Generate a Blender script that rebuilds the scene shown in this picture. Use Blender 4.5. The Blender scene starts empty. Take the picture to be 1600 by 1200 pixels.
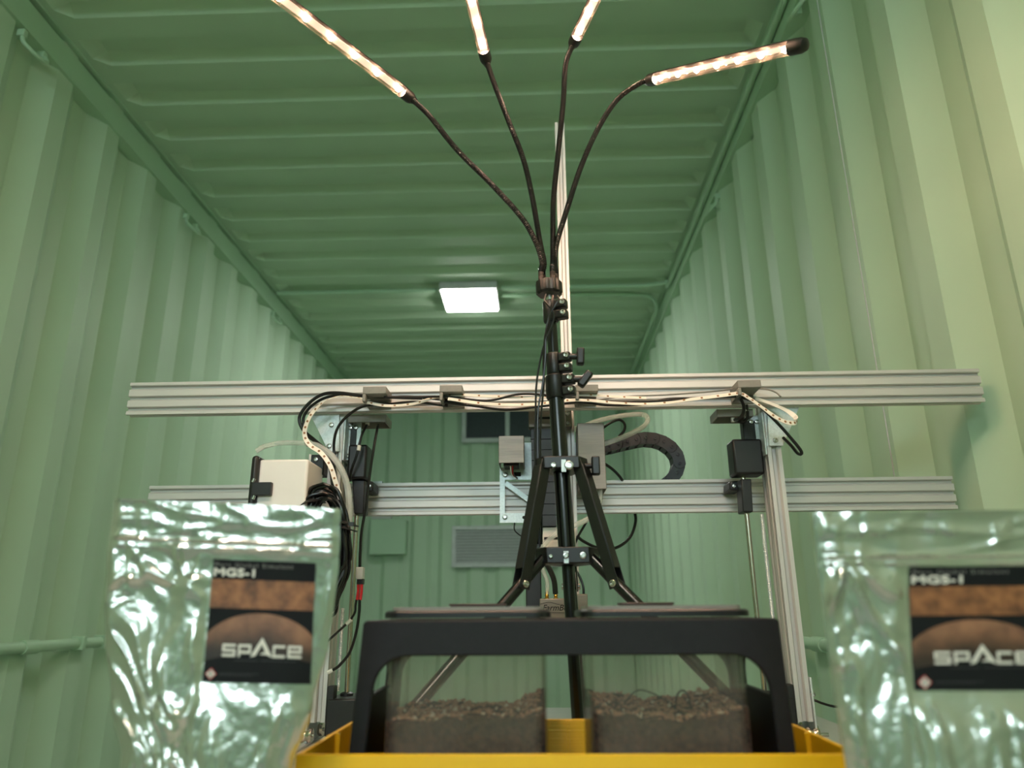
import bpy, bmesh, math, random
from mathutils import Vector, Matrix, noise
random.seed(7)
S = bpy.context.scene
C = S.collection
PI = math.pi

# ------------------------------------------------------------------ camera
F = 1140.0
CAMZ = 0.91
u1 = Vector((41, -353, -F)); u2 = Vector((1041, -346.3, -F))
yd = u1.normalized()
zd = u2.cross(u1).normalized()
if zd.y < 0: zd = -zd
xd = yd.cross(zd)
M_wc = Matrix((xd, yd, zd))            # rows: world axes written in camera axes = camera-to-world
cam = bpy.data.objects.new('camera', bpy.data.cameras.new('camera'))
C.objects.link(cam)
m4 = M_wc.to_4x4(); m4.translation = Vector((0, 0, CAMZ))
cam.matrix_world = m4
cam.data.sensor_width = 36.0
cam.data.lens = 36.0 * F / 1600
cam.data.clip_start = 0.02
cam.data.dof.use_dof = True
cam.data.dof.focus_distance = 1.2
cam.data.dof.aperture_fstop = 4.6
S.camera = cam

def P(px, py, Y):
    """world point that a pixel of the photograph shows at distance Y down the room"""
    d = M_wc @ Vector((px - 800, 600 - py, -F))
    v = d * (Y / d.y)
    return Vector((v.x, v.y, v.z + CAMZ))
def PZ(px, py, z):
    d = M_wc @ Vector((px - 800, 600 - py, -F))
    v = d * ((z - CAMZ) / d.z)
    return Vector((v.x, v.y, z))

# ------------------------------------------------------------------ view
S.view_settings.view_transform = 'Standard'
S.view_settings.look = 'None'
S.view_settings.exposure = 0.64
S.view_settings.gamma = 1.0
S.view_settings.use_curve_mapping = False
w = bpy.data.worlds.new('world'); S.world = w
w.use_nodes = True
w.node_tree.nodes['Background'].inputs[0].default_value = (0.78, 0.95, 1, 1)
w.node_tree.nodes['Background'].inputs[1].default_value = 11.0
try:
    S.cycles.max_bounces = 12; S.cycles.transparent_max_bounces = 24
    S.cycles.diffuse_bounces = 6
    S.cycles.sample_clamp_indirect = 6.0
except Exception: pass

# ------------------------------------------------------------------ materials
def srgb(r, g, b):
    f = lambda c: (c / 12.92 if c <= 0.04045 else ((c + 0.055) / 1.055) ** 2.4)
    return (f(r / 255), f(g / 255), f(b / 255), 1)
def mat(name, col, rough=0.5, metal=0.0, spec=0.5, var=0.06, scale=30, bump=0.0, bscale=200, stretch=None, emit=None, estr=0, coat=0):
    m = bpy.data.materials.new(name); m.use_nodes = True
    nt = m.node_tree; n = nt.nodes; b = n['Principled BSDF']
    tc = n.new('ShaderNodeTexCoord'); mp = n.new('ShaderNodeMapping')
    if stretch: mp.inputs['Scale'].default_value = stretch
    nt.links.new(tc.outputs['Object'], mp.inputs['Vector'])
    nz = n.new('ShaderNodeTexNoise'); nz.inputs['Scale'].default_value = scale; nz.inputs['Detail'].default_value = 4
    nt.links.new(mp.outputs[0], nz.inputs['Vector'])
    cr = n.new('ShaderNodeValToRGB')
    c = srgb(*col)
    cr.color_ramp.elements[0].position = 0.3; cr.color_ramp.elements[1].position = 0.7
    cr.color_ramp.elements[0].color = tuple(max(0, x * (1 - var)) for x in c[:3]) + (1,)
    cr.color_ramp.elements[1].color = tuple(min(1, x * (1 + var)) for x in c[:3]) + (1,)
    nt.links.new(nz.outputs[0], cr.inputs[0]); nt.links.new(cr.outputs[0], b.inputs['Base Color'])
    b.inputs['Roughness'].default_value = rough; b.inputs['Metallic'].default_value = metal
    b.inputs['Specular IOR Level'].default_value = spec
    b.inputs['Coat Weight'].default_value = coat
    if bump:
        n2 = n.new('ShaderNodeTexNoise'); n2.inputs['Scale'].default_value = bscale; n2.inputs['Detail'].default_value = 3
        nt.links.new(mp.outputs[0], n2.inputs['Vector'])
        bp = n.new('ShaderNodeBump'); bp.inputs['Strength'].default_value = bump; bp.inputs['Distance'].default_value = 0.002
        nt.links.new(n2.outputs[0], bp.inputs['Height']); nt.links.new(bp.outputs[0], b.inputs['Normal'])
    if emit:
        b.inputs['Emission Color'].default_value = emit; b.inputs['Emission Strength'].default_value = estr
    return m
def clear_mat(name, tint, haze_col, haze, gloss=0.06, rough=0.05):
    m = bpy.data.materials.new(name); m.use_nodes = True
    nt = m.node_tree; n = nt.nodes; n.clear()
    out = n.new('ShaderNodeOutputMaterial')
    tr = n.new('ShaderNodeBsdfTransparent'); tr.inputs[0].default_value = tint
    df = n.new('ShaderNodeBsdfDiffuse'); df.inputs[0].default_value = haze_col
    gl = n.new('ShaderNodeBsdfGlossy'); gl.inputs['Roughness'].default_value = rough
    fr = n.new('ShaderNodeFresnel'); fr.inputs[0].default_value = 1.3
    ad = n.new('ShaderNodeMath'); ad.operation = 'MULTIPLY_ADD'; ad.inputs[1].default_value = 0.35; ad.inputs[2].default_value = gloss * 0.06
    nt.links.new(fr.outputs[0], ad.inputs[0])
    nz = n.new('ShaderNodeTexNoise'); nz.inputs['Scale'].default_value = 18; nz.inputs['Detail'].default_value = 5
    tc = n.new('ShaderNodeTexCoord'); nt.links.new(tc.outputs['Object'], nz.inputs['Vector'])
    mr = n.new('ShaderNodeMapRange'); mr.inputs[1].default_value = 0.3; mr.inputs[2].default_value = 0.75
    mr.inputs[3].default_value = haze * 0.6; mr.inputs[4].default_value = haze * 1.4
    nt.links.new(nz.outputs[0], mr.inputs[0])
    m1 = n.new('ShaderNodeMixShader'); m2 = n.new('ShaderNodeMixShader')
    nt.links.new(mr.outputs[0], m1.inputs[0]); nt.links.new(tr.outputs[0], m1.inputs[1]); nt.links.new(df.outputs[0], m1.inputs[2])
    nt.links.new(ad.outputs[0], m2.inputs[0]); nt.links.new(m1.outputs[0], m2.inputs[1]); nt.links.new(gl.outputs[0], m2.inputs[2])
    nt.links.new(m2.outputs[0], out.inputs[0])
    return m

GREEN = mat('green_paint', (181, 206, 180), rough=0.55, spec=0.3, var=0.03, scale=3, bump=0.05, bscale=60)
GREEN2 = mat('green_paint_trim', (170, 201, 172), rough=0.5, var=0.03, scale=6)
FLOORM = mat('grey_floor', (160, 162, 155), rough=0.6, var=0.15, scale=8)
TABLEM = mat('grey_white_laminate', (188, 190, 184), rough=0.45, var=0.03, scale=40)
STEELG = mat('galvanised_steel', (208, 217, 218), rough=0.45, metal=0.45, var=0.10, scale=260)
ALU = mat('anodised_aluminium', (205, 201, 199), rough=0.5, metal=0.5, var=0.02, scale=60, stretch=(1, 40, 40))
STAIN = mat('brushed_stainless', (138, 127, 118), rough=0.45, metal=0.7, var=0.10, scale=30, stretch=(1, 1, 30))
ROD = mat('polished_rod', (205, 195, 182), rough=0.2, metal=1.0, var=0.02)
BLACK = mat('black_plastic', (24, 24, 26), rough=0.42, var=0.15, scale=80)
BLACKP = mat('black_powder_coat', (15, 14, 14), rough=0.36, var=0.12, scale=200, bump=0.08, bscale=900)
BLACKG = mat('gloss_black_tube', (12, 11, 11), rough=0.22, var=0.1)
FRAMEM = mat('matt_black_print', (31, 29, 34), rough=0.55, spec=0.3, var=0.12, scale=120, bump=0.1, bscale=600)
CHAINM = mat('dark_grey_nylon', (60, 60, 68), rough=0.5, var=0.06)
GREYP = mat('grey_printed_plastic', (134, 130, 124), rough=0.5, var=0.05, scale=200)
SCREW = mat('screw_steel', (190, 188, 182), rough=0.25, metal=1.0)
DARK = mat('dark_recess', (12, 12, 12), rough=0.8)
BOXW = mat('cream_white_abs', (238, 232, 230), rough=0.4, var=0.015)
CABLE = mat('black_cable', (16, 15, 15), rough=0.33, var=0.1)
STRIPM = mat('cream_led_strip', (236, 228, 218), rough=0.35, var=0.03)
STRIPD = mat('led_strip_pads', (150, 105, 70), rough=0.5)
TUBEC = clear_mat('clear_hose', (0.93, 0.95, 0.92, 1), (0.90, 0.91, 0.90, 1), 0.36, gloss=1.0)
YEL = mat('yellow_print', (244, 190, 20), rough=0.42, var=0.03, scale=30, bump=0.25, bscale=3, stretch=(2, 2, 400))
JAR = clear_mat('hazy_clear_plastic', (0.97, 0.96, 0.94, 1), (0.74, 0.65, 0.57, 1), 0.068, gloss=0.05)
LIDM = mat('black_lid', (22, 22, 26), rough=0.35, var=0.1)
LIDT = mat('lid_pale_grey', (150, 140, 136), rough=0.3, var=0.05)  # pale grey of the raised lid panel
BRONZE = mat('bronze_black', (70, 54, 48), rough=0.35, metal=0.3)
RED = mat('red_connector', (205, 28, 34), rough=0.4)
WHITEP = mat('white_tag', (225, 222, 214), rough=0.5)
BRASS = mat('brass', (212, 168, 78), rough=0.25, metal=1.0)
RUBBER = mat('grey_white_clamp', (218, 208, 202), rough=0.45)
FOIL = mat('aluminium_foil', (206, 205, 201), rough=0.20, metal=0.9, var=0.03, scale=40, bump=0.30, bscale=140)
LABELK = mat('label_black', (20, 20, 24), rough=0.6, spec=0.2, var=0.08)
LABELW = mat('label_white', (226, 218, 214), rough=0.45, var=0.02)
LABELG = mat('label_grey', (64, 62, 66), rough=0.45)
LABELS = mat('label_light_grey', (140, 136, 136), rough=0.45)
LABELR = mat('label_red', (190, 70, 72), rough=0.45)
VENTM = mat('grey_louver', (196, 202, 201), rough=0.5, metal=0.0)
MESHM = mat('dark_mesh', (52, 62, 66), rough=0.6, var=0.25, scale=140)
PANEL_E = mat('panel_diffuser', (255, 255, 255), rough=0.5, emit=(1.0, 0.985, 0.95, 1), estr=42.0)
PANEL_F = mat('panel_frame', (190, 192, 192), rough=0.5)
LED_E = mat('led_chip', (255, 235, 200), emit=(1.0, 0.64, 0.43, 1), estr=720.0)
STRIP_E = mat('led_board', (44, 31, 26), emit=(1.0, 0.54, 0.38, 1), estr=0.85)  # the board's own glow stands in for bloom around the chips
LAMPT = clear_mat('clear_lamp_tube', (1.0, 0.97, 0.95, 1), (1.0, 0.8, 0.66, 1), 0.012, gloss=0.3)

def planet_mat():
    m = mat('mars_brown', (150, 100, 76), rough=0.4)
    nt = m.node_tree; n = nt.nodes
    nz = [x for x in n if x.type == 'TEX_NOISE'][0]; nz.inputs['Scale'].default_value = 45; nz.inputs['Detail'].default_value = 7
    cr = [x for x in n if x.type == 'VALTORGB'][0]
    cr.color_ramp.elements[0].color = srgb(106, 70, 58); cr.color_ramp.elements[1].color = srgb(190, 132, 100)
    at = n.new('ShaderNodeAttribute'); at.attribute_name = 'print'
    mx = n.new('ShaderNodeMix'); mx.data_type = 'RGBA'; mx.blend_type = 'MULTIPLY'; mx.inputs[0].default_value = 1.0
    nt.links.new(cr.outputs[0], mx.inputs[6]); nt.links.new(at.outputs[0], mx.inputs[7]); nt.links.new(mx.outputs[2], n['Principled BSDF'].inputs['Base Color'])
    return m
def terrain_mat():
    m = mat('mars_soil_strip', (150, 95, 60), rough=0.4)
    nt = m.node_tree; n = nt.nodes
    nz = [x for x in n if x.type == 'TEX_NOISE'][0]; nz.inputs['Scale'].default_value = 120; nz.inputs['Detail'].default_value = 10
    cr = [x for x in n if x.type == 'VALTORGB'][0]
    cr.color_ramp.elements[0].color = srgb(96, 58, 38); cr.color_ramp.elements[1].color = srgb(168, 108, 70)
    return m
MARS = planet_mat(); TERR = terrain_mat()
def soil_mat():
    m = mat('potting_soil', (70, 52, 42), rough=0.9, var=0.5, scale=220, bump=1.0, bscale=260)
    nt = m.node_tree; n = nt.nodes
    cr = [x for x in n if x.type == 'VALTORGB'][0]
    cr.color_ramp.elements[0].color = srgb(26, 17, 13); cr.color_ramp.elements[1].color = srgb(78, 56, 43)
    return m
SOIL = soil_mat()
GRAIN = mat('soil_crumb', (158, 118, 94), rough=0.9, var=0.3, scale=300)
PERL = mat('perlite', (205, 186, 164), rough=0.8)

# ------------------------------------------------------------------ mesh builder
class MB:
    def __init__(s): s.v = []; s.f = []; s.mi = []; s.cur = 0
    def add(s, vs, fs):
        b = len(s.v); s.v += [Vector(x) for x in vs]
        for f in fs: s.f.append([b + i for i in f]); s.mi.append(s.cur)
        return s
    def box(s, a, b):
        x0, x1 = sorted((a[0], b[0])); y0, y1 = sorted((a[1], b[1])); z0, z1 = sorted((a[2], b[2]))
        return s.add([(x0, y0, z0), (x1, y0, z0), (x1, y1, z0), (x0, y1, z0), (x0, y0, z1), (x1, y0, z1), (x1, y1, z1), (x0, y1, z1)],
                     [(0, 3, 2, 1), (4, 5, 6, 7), (0, 1, 5, 4), (1, 2, 6, 5), (2, 3, 7, 6), (3, 0, 4, 7)])
    def obox(s, c, ax, ay, az):
        """box with centre and three half vectors"""
        c, ax, ay, az = map(Vector, (c, ax, ay, az))
        vs = [c + ax * i + ay * j + az * k for k in (-1, 1) for (i, j) in ((-1, -1), (1, -1), (1, 1), (-1, 1))]
        return s.add(vs, [(0, 3, 2, 1), (4, 5, 6, 7), (0, 1, 5, 4), (1, 2, 6, 5), (2, 3, 7, 6), (3, 0, 4, 7)])
    def prism(s, pts, off):
        """planar polygon (3D points) pushed along a vector"""
        n = len(pts); off = Vector(off)
        vs = [Vector(p) for p in pts] + [Vector(p) + off for p in pts]
        fs = [list(range(n))[::-1], [n + i for i in range(n)]]
        fs += [(i, (i + 1) % n, n + (i + 1) % n, n + i) for i in range(n)]
        return s.add(vs, fs)
    def tube(s, path, r, seg=10, caps=True, closed=False):
        path = [Vector(p) for p in path]; n = len(path)
        rr = r if isinstance(r, (list, tuple)) else [r] * n
        t0 = (path[1] - path[0]).normalized()
        up = Vector((0, 0, 1)) if abs(t0.z) < 0.9 else Vector((1, 0, 0))
        nrm = t0.cross(up).normalized()
        vs = []
        for i in range(n):
            a = path[i - 1] if i else (path[-1] if closed else path[0])
            b = path[i + 1] if i < n - 1 else (path[0] if closed else path[-1])
            t = (b - a)
            t = t.normalized() if t.length > 1e-9 else t0
            nrm = (nrm - t * nrm.dot(t))
            nrm = nrm.normalized() if nrm.length > 1e-9 else t.orthogonal().normalized()
            bn = t.cross(nrm)
            for k in range(seg):
                a_ = 2 * PI * k / seg
                vs.append(path[i] + (nrm * math.cos(a_) + bn * math.sin(a_)) * rr[i])
        fs = []
        for i in range(n if closed else n - 1):
            j = (i + 1) % n
            for k in range(seg):
                k2 = (k + 1) % seg
                fs.append((i * seg + k, i * seg + k2, j * seg + k2, j * seg + k))
        if caps and not closed:
            fs.append(list(range(seg))[::-1]); fs.append([(n - 1) * seg + k for k in range(seg)])
        return s.add(vs, fs)
    def cyl(s, a, b, r, seg=20, r2=None):
        return s.tube([a, b], [r, r if r2 is None else r2], seg)
    def ribbon(s, path, w, th, face):
        """flat strip; face = direction its broad side looks at (vector or list)"""
        path = [Vector(p) for p in path]; n = len(path); vs = []
        for i in range(n):
            t = (path[min(i + 1, n - 1)] - path[max(i - 1, 0)]).normalized()
            fv = Vector(face[i] if isinstance(face, list) else face)
            side = t.cross(fv).normalized(); nn = side.cross(t).normalized()
            for (p, q) in ((-1, -1), (1, -1), (1, 1), (-1, 1)):
                vs.append(path[i] + side * (p * w / 2) + nn * (q * th / 2))
        fs = []
        for i in range(n - 1):
            for k in range(4):
                k2 = (k + 1) % 4
                fs.append((i * 4 + k, i * 4 + k2, (i + 1) * 4 + k2, (i + 1) * 4 + k))
        fs.append((3, 2, 1, 0)); fs.append([(n - 1) * 4 + k for k in range(4)])
        return s.add(vs, fs)
    def lathe(s, prof, o, ax, seg=24):
        """prof = [(r, h)] about axis ax from point o"""
        ax = Vector(ax).normalized(); e1 = ax.orthogonal().normalized(); e2 = ax.cross(e1); o = Vector(o)
        vs = []
        for (r, h) in prof:
            for k in range(seg):
                a = 2 * PI * k / seg
                vs.append(o + ax * h + (e1 * math.cos(a) + e2 * math.sin(a)) * r)
        fs = []
        for i in range(len(prof) - 1):
            for k in range(seg):
                k2 = (k + 1) % seg
                fs.append((i * seg + k, i * seg + k2, (i + 1) * seg + k2, (i + 1) * seg + k))
        fs.append(list(range(seg))[::-1]); fs.append([(len(prof) - 1) * seg + k for k in range(seg)])
        return s.add(vs, fs)
    def ico(s, c, r, sq=(1, 1, 1), rot=0.0):
        g = (1 + 5 ** .5) / 2
        vs = [(-1, g, 0), (1, g, 0), (-1, -g, 0), (1, -g, 0), (0, -1, g), (0, 1, g), (0, -1, -g), (0, 1, -g), (g, 0, -1), (g, 0, 1), (-g, 0, -1), (-g, 0, 1)]
        fs = [(0, 11, 5), (0, 5, 1), (0, 1, 7), (0, 7, 10), (0, 10, 11), (1, 5, 9), (5, 11, 4), (11, 10, 2), (10, 7, 6), (7, 1, 8), (3, 9, 4), (3, 4, 2), (3, 2, 6), (3, 6, 8), (3, 8, 9), (4, 9, 5), (2, 4, 11), (6, 2, 10), (8, 6, 7), (9, 8, 1)]
        k = r / 1.902
        cr, sr = math.cos(rot), math.sin(rot)
        return s.add([Vector(c) + Vector(((x * cr - y * sr) * sq[0], (x * sr + y * cr) * sq[1], z * sq[2])) * k for x, y, z in vs], fs)

def smooth_path(pts, n=8):
    """Catmull-Rom through points"""
    pts = [Vector(p) for p in pts]
    if len(pts) < 3: return pts
    q = [pts[0] * 2 - pts[1]] + pts + [pts[-1] * 2 - pts[-2]]
    out = []
    for i in range(1, len(q) - 2):
        p0, p1, p2, p3 = q[i - 1:i + 3]
        for k in range(n):
            t = k / n
            out.append(0.5 * ((2 * p1) + (p2 - p0) * t + (2 * p0 - 5 * p1 + 4 * p2 - p3) * t * t + (3 * p1 - p0 - 3 * p2 + p3) * t ** 3))
    out.append(pts[-1])
    return out

def wloc(o):
    v = Vector((0, 0, 0))
    while o is not None:
        v += o.location; o = o.parent
    return v
def make(name, mb, m, parent=None, origin=None, bevel=0, smooth=35, label=None, segs=2):
    me = bpy.data.meshes.new(name)
    if parent is not None: o0 = wloc(parent)
    elif origin is not None: o0 = Vector(origin)
    else:
        xs = [v.x for v in mb.v]; ys = [v.y for v in mb.v]; zs = [v.z for v in mb.v]
        o0 = Vector(((min(xs) + max(xs)) / 2, (min(ys) + max(ys)) / 2, min(zs)))
    me.from_pydata([v - o0 for v in mb.v], [], mb.f)
    ms = m if isinstance(m, list) else [m]
    for x in ms: me.materials.append(x)
    if len(ms) > 1: me.polygons.foreach_set('material_index', mb.mi)
    bm = bmesh.new(); bm.from_mesh(me); bmesh.ops.recalc_face_normals(bm, faces=bm.faces); bm.to_mesh(me); bm.free()
    me.update()
    if smooth:
        me.polygons.foreach_set('use_smooth', [True] * len(me.polygons))
        me.set_sharp_from_angle(angle=math.radians(smooth))
    o = bpy.data.objects.new(name, me); C.objects.link(o)
    if parent is not None: o.parent = parent
    else: o.location = o0
    if bevel:
        b = o.modifiers.new('bevel', 'BEVEL'); b.width = bevel; b.segments = segs; b.limit_method = 'ANGLE'; b.angle_limit = math.radians(40)
    if label: o['label'] = label
    return o
def thing(name, label, cat, loc, group=None):
    o = bpy.data.objects.new(name, None); C.objects.link(o); o.location = loc
    o.empty_display_size = 0.05
    o['label'] = label; o['category'] = cat
    if group: o['group'] = group
    return o
def solo(name, mb, m, label, cat, group=None, **k):
    o = make(name, mb, m, **k); o['label'] = label; o['category'] = cat
    if group: o['group'] = group
    return o
def struct(name, mb, m, **k):
    o = make(name, mb, m, **k); o['kind'] = 'structure'; return o

X_, Y_, Z_ = Vector((1, 0, 0)), Vector((0, 1, 0)), Vector((0, 0, 1))

# ------------------------------------------------------------------ the container
LX, RX = -1.515, 0.785          # ridge planes of the side walls
Y0, Y1 = -4.2, 6.5
CZ = CAMZ + 1.79                # lowest plane of the roof corrugation
DEP = 0.042
def side_profile(y, pitch, ph, flat_in, flat_out):
    """0 on the ridge that stands into the room, 1 in the recess"""
    sl = (pitch - flat_in - flat_out) / 2
    t = (y - ph) % pitch
    if t < flat_in: return 0.0
    t -= flat_in
    if t < sl: return t / sl
    t -= sl
    if t < flat_out: return 1.0
    return 1 - (t - flat_out) / sl
def breaks(a, b, pitch, ph, fi, fo):
    sl = (pitch - fi - fo) / 2
    out = [a]; k = math.floor((a - ph) / pitch) - 1
    while ph + k * pitch < b:
        for d in (0, fi, fi + sl, fi + sl + fo):
            y = ph + k * pitch + d
            if a < y < b: out.append(y)
        k += 1
    return out + [b]
def corrugated_wall(xr, sgn, ph):
    mb = MB(); ys = breaks(Y0, Y1 + 0.075, 0.278, ph, 0.072, 0.070); T = 0.006
    zs = [0.0, CZ + 0.03]
    n = len(ys)
    xs = [xr + sgn * DEP * side_profile(y + 1e-6, 0.278, ph, 0.072, 0.070) for y in ys]
    vs = []
    for z in zs:
        vs += [(xs[i], ys[i], z) for i in range(n)]
    for z in zs:
        vs += [(xr + sgn * (DEP + 0.03), ys[i], z) for i in range(n)]
    fs = []
    for i in range(n - 1):
        fs.append((i, i + 1, n + i + 1, n + i))
        fs.append((2 * n + i, 2 * n + i + 1, 3 * n + i + 1, 3 * n + i))
        fs.append((n + i, n + i + 1, 3 * n + i + 1, 3 * n + i)); fs.append((i, i + 1, 2 * n + i + 1, 2 * n + i))
    fs += [(0, n, 3 * n, 2 * n), (n - 1, 2 * n - 1, 4 * n - 1, 3 * n - 1)]
    mb.add(vs, fs); return mb
def wall_y(px, py, x):
    d = M_wc @ Vector((px - 800, 600 - py, -F)); return d.y * (x / d.x)
PHL, PHR = wall_y(52, 300, LX) % 0.278, wall_y(1440, 300, RX) % 0.278
struct('wall_left', corrugated_wall(LX, -1, PHL), GREEN, smooth=0)
struct('wall_right', corrugated_wall(RX, 1, PHR), GREEN, smooth=0)
# end wall
def end_wall(yr, sgn):
    mb = MB(); pitch, fi, fo = 0.25, 0.11, 0.06
    xs = breaks(LX - 0.06, RX + 0.06, pitch, -0.08, fi, fo); n = len(xs)
    ys = [yr + sgn * 0.03 * side_profile(x + 1e-6, pitch, -0.08, fi, fo) for x in xs]
    vs = []
    for z in (0, CZ + 0.03): vs += [(xs[i], ys[i], z) for i in range(n)]
    for z in (0, CZ + 0.03): vs += [(xs[i], yr + sgn * 0.07, z) for i in range(n)]
    fs = []
    for i in range(n - 1):
        fs += [(i, i + 1, n + i + 1, n + i), (2 * n + i, 2 * n + i + 1, 3 * n + i + 1, 3 * n + i), (n + i, n + i + 1, 3 * n + i + 1, 3 * n + i), (i, i + 1, 2 * n + i + 1, 2 * n + i)]
    fs += [(0, n, 3 * n, 2 * n), (n - 1, 2 * n - 1, 4 * n - 1, 3 * n - 1)]
    return mb.add(vs, fs)
struct('wall_back', end_wall(Y1, 1), GREEN, smooth=0)
# unseen doorway, cut to a high daylight slot: lintel, jambs, the yard outside
mb = MB(); mb.box((LX - 0.07, Y0 - 0.08, CZ - 0.16), (RX + 0.07, Y0, CZ + 0.05)); mb.box((LX - 0.07, Y0 - 0.08, 0), (LX + 0.03, Y0, CZ - 0.16)); mb.box((RX - 0.03, Y0 - 0.08, 0), (RX + 0.07, Y0, CZ - 0.16)); struct('trim_2', mb, GREEN2, smooth=0)
ZDR = 1.98
mb = MB(); mb.box((LX + 0.03, Y0 - 0.07, 0), (RX - 0.03, Y0 - 0.03, ZDR)); struct('daylight_block_1', mb, GREEN2, smooth=0)  # added panel: shuts the lower doorway so the foil bags mirror less sky
mb = MB(); mb.box((-14, Y0 - 26, -0.12), (14, Y0 - 0.08, -0.05)); struct('floor_outside', mb, TABLEM, smooth=0)
mb = MB(); mb.box((LX - 0.07, Y0 - 0.06, -0.05), (RX + 0.07, Y1 + 0.08, 0)); struct('floor', mb, FLOORM, smooth=0)
# roof: shallow cross corrugation that dies out at the side rails
def roof():
    mb = MB(); pitch = 0.2090; fi, fo = 0.088, 0.066; dep = 0.030
    rise, fall = 0.020, 0.035
    ph0 = 2.226
    ys = [Y0]; k = math.floor((Y0 - ph0) / pitch)
    while True:
        base = ph0 + k * pitch
        if base > Y1: break
        for d in (0, fi, fi + rise, fi + rise + fo):
            if Y0 < base + d < Y1: ys.append(base + d)
        k += 1
    ys.append(Y1 + 0.08)
    def h(y):
        t = (y + 1e-6 - ph0) % pitch
        if t < fi: return 0
        t -= fi
        if t < rise: return t / rise
        t -= rise
        if t < fo: return 1
        return max(0, 1 - (t - fo) / (pitch - fi - rise - fo))
    xs = [LX - 0.05, LX + 0.04, LX + 0.085, 0.5 * (LX + RX), RX - 0.075, RX - 0.035, RX + 0.05]
    tp = [0, 0, 1, 1, 1, 0, 0]
    n = len(xs); vs = []
    for y in ys:
        for i, x in enumerate(xs): vs.append((x, y, CZ + dep * h(y) * tp[i]))
    nb = len(vs)
    for y in ys:
        for x in xs: vs.append((x, y, CZ + 0.05))
    fs = []
    for j in range(len(ys) - 1):
        for i in range(n - 1):
            a = j * n + i
            fs.append((a, a + 1, a + n + 1, a + n)); fs.append((nb + a, nb + a + n, nb + a + n + 1, nb + a + 1))
    m_ = (len(ys) - 1) * n
    for i in range(n - 1):
        fs.append((i, nb + i, nb + i + 1, i + 1)); fs.append((m_ + i, m_ + i + 1, nb + m_ + i + 1, nb + m_ + i))
    return mb.add(vs, fs)
struct('ceiling', roof(), GREEN, smooth=0)
# top side rails: square tube, dark gap, ceiling flange
for side, x, s in (('left', LX, -1), ('right', RX, 1)):
    mb = MB()
    xi = x - s * 0.008
    mb.box((xi, Y0, CZ - 0.115), (x + s * 0.05, Y1, CZ - 0.022))
    mb.box((xi - s * 0.004, Y0, CZ - 0.118), (x + s * 0.05, Y1, CZ - 0.106))
    mb.box((xi - s * 0.008, Y0, CZ - 0.006), (x + s * 0.05, Y1, CZ + 0.02))
    mb.box((x + s * 0.02, Y0, CZ - 0.03), (x + s * 0.05, Y1, CZ))
    struct('trim_top_' + side, mb, GREEN2, smooth=0)
    mb = MB(); mb.box((x - s * 0.012, Y0, 0), (x + s * 0.05, Y1, 0.16)); struct('baseboard_' + side, mb, GREEN2, smooth=0)
# weld bead down the right wall
d_ = M_wc @ Vector((1324 - 800, 600 - 289, -F)); yw = d_.y * (RX / d_.x)
mb = MB(); mb.cyl((RX - 0.001, yw, 0.2), (RX - 0.001, yw, CZ - 0.12), 0.0014, 8); struct('trim_1', mb, PANEL_F)

# daylight portal in the doorway (helps the sky light find its way in)
pl_ = bpy.data.lights.new('doorway_sky', 'AREA'); pl_.shape = 'RECTANGLE'; pl_.size = RX - LX - 0.06; pl_.size_y = CZ - 0.16 - ZDR
pl_.cycles.is_portal = True
po = bpy.data.objects.new('doorway_sky', pl_); C.objects.link(po); po.location = ((LX + RX) / 2, Y0 - 0.04, (ZDR + CZ - 0.16) / 2); po.rotation_euler = (PI / 2, 0, 0)
# lashing rings under the rails
def ring(y, side, label):
    x = LX if side < 0 else RX; s = -side
    t = thing('lashing_ring', label, 'ring', (x, y, CZ - 0.19), 'lashing rings under the roof rails')
    mb = MB(); pts = []
    for k in range(15):
        a = -0.15 * PI + 1.3 * PI * k / 14
        pts.append((x + s * (0.012 + 0.030 * math.sin(max(0, min(PI, a + .3)))), y + 0.045 * math.cos(a), CZ - 0.150 - 0.042 * max(0, math.sin(a)) ** 0.8))
    mb.tube(smooth_path(pts, 3), 0.0065, 8); make('bar', mb, GREEN2, t)
    mb = MB()
    for dy in (-0.045, 0.045):
        mb = MB(); mb.obox((x + s * 0.008, y + dy, CZ - 0.142), (0.012, 0, 0), (0, 0.009, 0), (0, 0, 0.012)); make('lug', mb, GREEN2, t, bevel=0.003)
def wall_y(px, py, x):
    d = M_wc @ Vector((px - 800, 600 - py, -F)); return d.y * (x / d.x)
ring(wall_y(46, 72, LX), -1, 'green lashing ring under the left roof rail, largest and nearest the photo corner')
ring(wall_y(295, 345, LX), -1, 'green lashing ring under the left roof rail, halfway along the rail')
ring(wall_y(428, 492, LX), -1, 'green lashing ring far down the left roof rail, smallest of the left ones')
ring(wall_y(1262, 22, RX), 1, 'green lashing ring on the right roof rail above the tip of the lit tube')
ring(wall_y(1121, 326, RX), 1, 'green lashing ring far down the right roof rail')

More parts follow.
